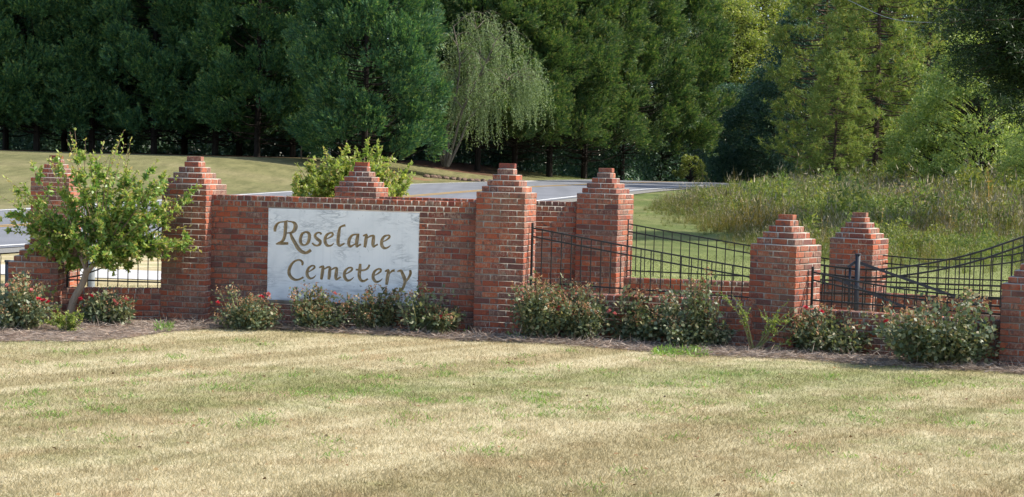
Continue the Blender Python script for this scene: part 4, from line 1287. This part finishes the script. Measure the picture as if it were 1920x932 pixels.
def myrtle_tree():
    rng = np.random.default_rng(62)
    Y = 16.75; g = gpt(128, 603); Y = g[1]
    base = np.array([g[0], Y, 0.0])
    t = thing('small_tree', 'small leafy tree with slender tan trunk in front of the left pillar', 'tree', tuple(base))
    fork = at(163, 505, Y); fork = np.array([fork.x, fork.y, fork.z]) - base
    c = curve_pts([(0, 0, -.05), fork * .35 + [-.02, 0, .02], fork * .75 + [.01, 0, 0], fork], 16)
    W = [tube(c, np.linspace(.050, .038, len(c)), 10)]
    k2 = at(192, 485, Y); k2 = np.array([k2.x, k2.y, k2.z]) - base
    W.append(tube(curve_pts([fork - [0, 0, .03], (fork + k2) / 2, k2], 6), np.linspace(.032, .02, 6)[:len(curve_pts([fork, (fork + k2) / 2, k2], 6))], 8))
    k3 = at(150, 480, Y + .1); k3 = np.array([k3.x, k3.y, k3.z]) - base
    W.append(tube(curve_pts([fork - [0, 0, .03], (fork + k3) / 2, k3], 6), np.linspace(.032, .02, 6)[:len(curve_pts([fork, (fork + k3) / 2, k3], 6))], 8))
    spikes = [(140, 240), (125, 262), (110, 285), (160, 262), (175, 285), (232, 245), (245, 262), (222, 268), (205, 290), (95, 300), (60, 310), (8, 332), (2, 368), (15, 395), (30, 350),
              (40, 420), (372, 350), (350, 375), (340, 402), (325, 370), (375, 462), (368, 448), (340, 470), (310, 330), (285, 345), (262, 320), (240, 300), (30, 385), (50, 450), (65, 478), (300, 400), (295, 300), (335, 330)]
    tips = []
    for px, py in spikes:
        w = at(px, py, Y + rng.uniform(-.45, .45)); tips.append(np.array([w.x, w.y, w.z]) - base)
    for px, py in spikes:
        w = at(px + rng.normal() * 16, py + abs(rng.normal()) * 22, Y + rng.uniform(-.5, .5)); tips.append(np.array([w.x, w.y, w.z]) - base)
    while len(tips) < 98:
        px = rng.uniform(45, 320); py = rng.uniform(330, 505)
        e = ((px - 190) / 135) ** 2 + ((py - 432) / 78) ** 2
        if e > 1: continue
        w = at(px, py, Y + rng.uniform(-.75, .75) * math.sqrt(max(.1, 1 - e * .7))); tips.append(np.array([w.x, w.y, w.z]) - base)
    A, B = [], []
    for i, tp in enumerate(tips):
        b0 = [fork, k2, k3][i % 3]
        if tp[0] > k2[0]: b0 = k2
        elif tp[0] < k3[0] - .3: b0 = k3
        w, a, c_ = leafy_branches(rng, b0, [tp], .080, 54, 6, .8, .18, .06, .17, (.009, .002), .1)
        W.append(w); A.append(a); B.append(c_)
    obj('trunk', quads_mesh('trunk', [(np.concatenate(W[:3]), 0)], [BARK_M], True), t)
    obj('branches', quads_mesh('branches', [(np.concatenate(W[3:]), 0)], [STEM_B]), t)
    obj('crown', quads_mesh('crown', [(np.concatenate(A), 0), (np.concatenate(B), 1)], [MYRTLE, MYRTLE_T]), t)['kind'] = 'stuff'
myrtle_tree()

# ------------------------------------------------------------------ rose bushes
def flower_mesh(name, mat, seed, r=.032):
    rng = np.random.default_rng(seed)
    m = 16
    az = rng.uniform(0, 6.283, m); el = rng.uniform(.1, 1.3, m)
    d = np.stack([np.cos(az) * np.cos(el), np.sin(az) * np.cos(el), np.sin(el)], 1)
    nn = np.stack([-np.cos(az) * np.sin(el), -np.sin(az) * np.sin(el), np.cos(el)], 1)
    q = leaves(np.zeros((m, 3)) + d * .004, d, nn, r * rng.uniform(.8, 1.2, m), r * .95, .6, .25)
    return quads_mesh(name, [(q, 0)], [mat])
FL = {'red': flower_mesh('flower', RED, 1), 'pink': flower_mesh('flower', PINK, 2)}
def rose_bush(label, x0, x1, ytop, ybase, seed, flowers=(), tips=1.0, leafmat=ROSE, dens=1.0, lump=None, dy=.0):
    rng = np.random.default_rng(seed)
    cx = (x0 + x1) / 2
    g = gpt(cx, ybase); base = np.array([g[0], g[1] + .16 + dy, 0.0]); Y = base[1]
    s = FPX / Y
    rx = (x1 - x0) / 2 / s; topz = at(cx, ytop, Y).z
    ry = min(.42, rx * .75)
    t = thing('rose_bush', label, 'rose bush', (base[0], base[1], 0.0), 0, 'rose bushes along the foot of the wall')
    # dome made of several lumps
    nl = 5 + int(rx * 9)
    lk = rng.uniform(.85, 1.25)
    lumps = []
    for i in range(nl):
        fx = rng.uniform(-.8, .8); fy = rng.uniform(-.7, .7)
        hz = topz * (1 - .36 * abs(fx) ** 1.8) * rng.choice([rng.uniform(.4, .68), rng.uniform(.8, 1.14)])
        lumps.append((fx * rx, fy * ry, hz))
    lumps[0] = (rng.uniform(-.2, .2) * rx, 0, topz * .93)
    W, A, B = [], [], []
    for lx, ly, lz in lumps:
        ncane = 8
        for k in range(ncane):
            tip = np.array([lx + rng.normal() * .13 * (rx / .4), ly + rng.normal() * .10, lz * rng.uniform(.55, 1.07)])
            tip[0] = np.clip(tip[0], -rx * 1.03, rx * 1.03)
            b0 = np.array([lx * .25 + rng.normal() * .03, ly * .25, 0])
            c = curve_pts([b0, np.array([tip[0] * .7, tip[1] * .7, tip[2] * .5]), tip], 9)
            W.append(tube(c, np.linspace(.006, .0025, len(c)), 4))
            m = int(36 * dens)
            ss = rng.uniform(.22, 1.0, m) ** .8; i0 = np.minimum((ss * (len(c) - 1)).astype(int), len(c) - 2)
            pp = c[i0] + (c[i0 + 1] - c[i0]) * rng.uniform(0, 1, (m, 1)) + rng.normal(size=(m, 3)) * [.05, .05, .035]
            pp[:, 2] = np.maximum(pp[:, 2], .03)
            dd = unit(pp - [0, 0, topz * .3]) * .5 + rng.normal(size=(m, 3)) * .6
            nn = rng.normal(size=(m, 3)) * .55 + [0, -.25, .8]
            L = rng.uniform(.034, .064, m) * lk
            A.append(leaves(pp, dd, nn, L, L * .66, .5, .1))
            if tip[2] > lz * .72 and rng.uniform() < .85 * tips:
                m = int(rng.integers(10, 26))
                pp = tip + rng.normal(size=(m, 3)) * [.03, .03, .03]
                B.append(leaves(pp, rng.normal(size=(m, 3)) + [0, 0, .4], rng.normal(size=(m, 3)), rng.uniform(.018, .04, m), rng.uniform(.010, .022, m), .5))
    obj('canes', quads_mesh('canes', [(np.concatenate(W), 0)], [STEM_G]), t)
    grp = [(np.concatenate(A), 0)] + ([(np.concatenate(B), 1)] if B else [])
    obj('foliage', quads_mesh('foliage', grp, [leafmat, ROSE_T]), t)['kind'] = 'stuff'
    for px, py, kind in flowers:
        w = at(px, py, Y - ry * .7)
        o = obj('flower', FL[kind], t); o.location = (w.x - base[0], w.y - base[1], w.z)
        o.rotation_euler = (rng.uniform(.2, 1.1), rng.uniform(-.4, .4), rng.uniform(0, 6)); o.scale = (1.0,) * 3
    return t
bushes = [
 ('big rose bush with red blooms at the left edge', -40, 92, 520, 622, [(72, 562, 'red'), (82, 565, 'red'), (90, 568, 'red'), (60, 546, 'pink'), (14, 537, 'pink')], 1),
 ('small red-flowered rose bush just right of the small tree trunk', 152, 244, 548, 612, [(150, 562, 'red'), (170, 556, 'red'), (213, 566, 'pink'), (236, 563, 'pink'), (222, 572, 'pink')], 1),
 ('rose bush in front of the sign wall, left of the marble', 404, 514, 543, 621, [(408, 569, 'red'), (490, 558, 'red'), (503, 553, 'pink')], 1),
 ('sparse rose bush under the left half of the marble sign', 530, 650, 548, 622, [(627, 552, 'pink')], 1),
 ('dark leafy rose bush under the right half of the marble sign', 646, 748, 545, 624, [], .6),
 ('pale-tipped rose bush at the lower right corner of the marble sign', 742, 852, 540, 630, [(826, 596, 'red')], 1.3),
 ('rose bush at the foot of the right sign pillar', 948, 1062, 532, 640, [(980, 556, 'pink')], 1),
 ('tall rose bush with a pink bloom right of the sign pillar', 1040, 1150, 530, 642, [(1048, 578, 'red'), (1045, 583, 'pink')], 1),
 ('sprawling rose bush in the middle of the fence wall', 1122, 1258, 538, 645, [(1144, 585, 'pink'), (1152, 590, 'pink')], 1.1),
 ('dark rounded rose bush left of the stemmy pillar', 1250, 1372, 520, 656, [], .8),
 ('rose bush with red blooms right of the stemmy pillar', 1492, 1628, 572, 668, [(1540, 586, 'red'), (1510, 578, 'red')], 1.1),
 ('biggest rose bush near the right edge below the gate', 1652, 1884, 552, 690, [(1663, 604, 'red')], 1.1),
]
for i, (lab, a, b, yt, yb, fl, tp) in enumerate(bushes):
    rose_bush(lab, a, b, yt, yb, 500 + i, fl, tp, dens=1.3 if i in (0, 6, 7, 8, 9, 11) else (.8 if i == 3 else 1.0))
# tall sprig of the sparse bush standing before the marble is part of that bush's neighbours
def sprig(name, label, cat, basepx, tips, mat_leaf, mat_stem, seed, leaf=.05, per=26, twigs=2, tipfrac=.3, start=.3, rad=(.006, .002), tipmat=MYRTLE_T, dy=.12, wob=.12, tw=.14):
    rng = np.random.default_rng(seed)
    g = gpt(*basepx); base = np.array([g[0], g[1] + dy, 0.0])
    t = thing(name, label, cat, tuple(base))
    tp = []
    for px, py in tips:
        w = at(px, py, base[1] + rng.uniform(-.08, .06)); tp.append(np.array([w.x, w.y, w.z]) - base)
    W, A, B = [], [], []
    for q in tp:
        w, a, c = leafy_branches(rng, np.array([rng.normal() * .02, 0, 0]), [q], leaf, per, twigs, tipfrac, start, wob, tw, rad)
        W.append(w); A.append(a); B.append(c)
    obj('stems', quads_mesh('stems', [(np.concatenate(W), 0)], [mat_stem]), t)
    obj('foliage', quads_mesh('foliage', [(np.concatenate(A), 0), (np.concatenate(B), 1)], [mat_leaf, tipmat]), t)['kind'] = 'stuff'
    return t
sprig('leafy_shoots', 'tuft of lime green shoots around the small tree\'s foot', 'plant', (122, 625), [(88, 600), (95, 590), (105, 588), (115, 595), (130, 592), (140, 588), (150, 582), (155, 600), (110, 605), (135, 606), (98, 610), (148, 612), (120, 600)], LIME, STEM_G, 71, .045, 34, 3, .4, .15, dy=.05)
sprig('leafy_shoots', 'yellow-green shoots in front of the low left pillar', 'plant', (60, 606), [(38, 520), (50, 528), (70, 515), (78, 530), (92, 525), (105, 545), (60, 540)], LIME, STEM_B, 72, .045, 18, 3, .4, .3)
sprig('climbing_twig', 'nearly bare climbing twig against the left sign pillar', 'plant', (345, 603), [(320, 488), (335, 492), (350, 490), (362, 510), (330, 510), (368, 528), (342, 505)], LIME, STEM_B, 73, .03, 5, 2, .5, .75, (.008, .002), dy=.2, wob=.1)
sprig('climbing_twig', 'thin bare climbing twig against the right sign pillar', 'plant', (924, 622), [(886, 480), (900, 490), (920, 500), (925, 575), (893, 520), (930, 450), (910, 497)], LIME, STEM_B, 74, .04, 4, 1, .5, .85, (.006, .0015), dy=.2, wob=.1)
sprig('rose_canes', 'long arching green rose canes at the foot of the fence pillar', 'plant', (1417, 662), [(1358, 560), (1372, 552), (1385, 568), (1400, 590), (1480, 562), (1495, 575), (1470, 590), (1450, 600), (1490, 590), (1462, 578), (1500, 640)], LIME, STEM_G, 75, .045, 20, 3, .2, .45, (.008, .003), tipmat=ROSE, dy=.05)
for i, (lab, bpx, tp) in enumerate([
    ('upright rose sprig standing against the lower left of the marble', (592, 622), [(578, 545), (590, 536), (602, 540), (598, 550), (583, 556), (612, 560)]),
    ('dark rose sprig covering the tail of the last marble letter', (722, 626), [(722, 538), (735, 548), (712, 552), (740, 540), (745, 556), (706, 566), (728, 560)]),
    ('loose rose sprig rising against the bottom edge of the marble', (672, 626), [(652, 548), (645, 560), (662, 565), (686, 562), (640, 570)]),
    ('tall rose sprig before the fence at the middle of the low wall', (1322, 656), [(1316, 516), (1308, 530), (1335, 535), (1350, 545), (1300, 545)])]):
    sprig('rose_sprig', lab, 'rose bush', bpx, tp, ROSE, STEM_G, 80 + i, .042, 44, 4, .55, .35, (.005, .002), tipmat=ROSE_T, dy=.2, tw=.1)
# green weeds at the foot of the wall
def weeds(label, px0, px1, py, seed, n=260):
    rng = np.random.default_rng(seed)
    px = rng.uniform(px0, px1, n); pts = np.array([gpt(a, py + rng.normal() * 3.5) for a in px])
    p = np.stack([pts[:, 0], pts[:, 1], np.full(n, .02)], 1)
    q = leaves(p, rng.normal(size=(n, 3)) * .8 + [0, 0, .8], rng.normal(size=(n, 3)), rng.uniform(.03, .09, n), rng.uniform(.008, .02, n), .5)
    c = pts.mean(0)
    q = q - np.array([c[0], c[1], 0])
    o = obj('weed_patch', quads_mesh('weed_patch', [(q, 0)], [MYRTLE]), None, (c[0], c[1], 0))
    tag(o, label, 'weeds', None, 'stuff')
weeds('small green weeds in the mulch left of the sign pillar', 292, 325, 618, 1)
weeds('dark green weeds at the inner corner of the right sign pillar', 850, 888, 618, 2, 320)
weeds('green ground weeds in the mulch below the dark rose bush', 1225, 1330, 664, 3, 520)
weeds('green weeds at the foot of the right sign pillar', 950, 985, 632, 4, 200)

# ------------------------------------------------------------------ small things far left and back
def cyl(name, parent, r0_, r1_, z0, z1, mat, sides=14):
    c = np.array([(0, 0, z0), (0, 0, (z0 + z1) / 2), (0, 0, z1)])
    q = tube(c, [r0_, (r0_ + r1_) / 2, r1_], sides)
    a = np.arange(sides) * 2 * math.pi / sides
    ring = np.stack([np.cos(a) * r1_, np.sin(a) * r1_, np.full(sides, z1)], 1)
    cap = np.stack([np.tile([0, 0, z1], (sides, 1)), ring, np.roll(ring, -1, 0), np.roll(ring, -1, 0)], 1)
    me = quads_mesh(name, [(q, 0)], [mat])
    bm = bmesh.new(); bm.from_mesh(me); bmesh.ops.remove_doubles(bm, verts=bm.verts, dist=1e-5)
    vs2 = [v for v in bm.verts if abs(v.co.z - z1) < 1e-5]
    vs2.sort(key=lambda v: math.atan2(v.co.y, v.co.x)); bm.faces.new(vs2)
    bm.to_mesh(me); bm.free()
    return obj(name, me, parent)
GREYM = simple_noise('galvanised_grey', (.16, .18, .20), (.26, .28, .30), 14, .5, .1, .4)
g = at(171, 520, 21.5)
b = thing('grey_post', 'short grey round post behind the far left fence', 'post', (g.x, 21.5, 0))
cyl('shaft', b, .055, .055, 0, .62, GREYM); cyl('cap', b, .062, .05, .62, .66, GREYM)
g = at(17, 517, 19.0)
b = thing('utility_box', 'small dark box behind the rose bush at the left edge', 'box', (g.x, 19.0, 0), .3)
obj('housing', boxes_mesh('housing', [((-.05, -.05, 0), (.05, .05, .56))], BLUEIRON), b)
obj('lid', boxes_mesh('lid', [((-.058, -.058, .56), (.058, .058, .585))], BLUEIRON), b)
hp = at(1, 512, 18.2)
b = thing('garden_hook', 'thin black garden hook at the left edge', 'hook', (hp.x, 18.2, 0))
c = curve_pts([(0, 0, 0), (0, 0, .55), (.004, 0, .68), (-.02, 0, .715), (-.045, 0, .69)], 20)
obj('rod', quads_mesh('rod', [(tube(c, .006, 6), 0)], [IRON]), b)
g = at(617, 285, 92.0)
b = thing('marker_post', 'grey marker post in the field behind the leafy shrub', 'post', (g.x, 92, tz(g.x, 92)))
obj('shaft', boxes_mesh('shaft', [((-.1, -.08, -.2), (.1, .08, 1.05))], GREYM), b)
obj('cap', boxes_mesh('cap', [((-.115, -.095, 1.05), (.115, .095, 1.1))], GREYM), b)
g = at(565, 285, 96.0)
b = thing('wooden_stake', 'thin wooden stake at the edge of the cypress shade', 'stake', (g.x, 96, tz(g.x, 96)))
obj('shaft', boxes_mesh('shaft', [((-.035, -.035, -.2), (.035, .035, 1.05))], STEM_B), b)
# border stones in front of the weeping tree
srng = random.Random(12)
STONE = simple_noise('brown_stone', (.12, .085, .065), (.25, .17, .125), 5, .9, .5)
def stone_mesh(seed):
    rg = random.Random(seed); bm = bmesh.new(); bmesh.ops.create_icosphere(bm, subdivisions=2, radius=.22)
    for v in bm.verts:
        v.co = Vector((v.co.x * 1.35, v.co.y, v.co.z * .75)) * rg.uniform(.86, 1.14)
    me = bpy.data.meshes.new('border_stone'); bm.to_mesh(me); bm.free(); me.materials.append(STONE); return me
SM = [stone_mesh(i) for i in range(4)]
for i in range(16):
    px = 800 + i * 12.2 + srng.uniform(-3, 3)
    Y = 94.2 + .35 * math.sin(i * .5) + i * .12
    w = at(px, 310, Y)
    o = obj('border_stone', SM[i % 4], None, (w.x, Y, tz(w.x, Y) + .05), srng.uniform(0, 3))
    ords = ['first', 'second', 'third', 'fourth', 'fifth', 'sixth', 'seventh', 'eighth']
    lab = ('%s stone from the left in the row below the weeping tree' % ords[i]) if i < 8 else ('%s stone from the right in the row below the weeping tree' % ords[15 - i])
    tag(o, 'brown ' + lab, 'stone', 'stones bordering the bed under the weeping tree')
# wires
def wire(label, a, c_):
    a = np.array(a, float); c_ = np.array(c_, float); m = (a + c_) / 2 - [0, 0, .35]
    o0 = a
    pts = curve_pts([a - o0, m - o0, c_ - o0], 20)
    o = obj('power_line', quads_mesh('power_line', [(tube(pts, .011, 4), 0)], [GREYM]), None, tuple(o0))
    tag(o, label, 'power line')
e1 = at(1590, 0, 70.0); e2 = at(1765, 44, 60.0)
wire('thin pale power line crossing in front of the pines', tuple(e1), tuple(e2))
e3 = at(1795, 133, 58.0); e4 = at(1990, 176, 52.0)
wire('thin pale power line below the dark boughs at right', tuple(e3), tuple(e4))

# ------------------------------------------------------------------ render settings
scene.render.engine = 'CYCLES'
scene.cycles.max_bounces = 8
scene.cycles.transparent_max_bounces = 4
scene.render.use_motion_blur = False
print('OBJECTS', len(bpy.data.objects), 'TRIS(unique)', sum(len(p_.vertices) - 2 for me in bpy.data.meshes for p_ in me.polygons) if len(bpy.data.meshes) < 600 else sum(len(me.polygons) for me in bpy.data.meshes) * 2)
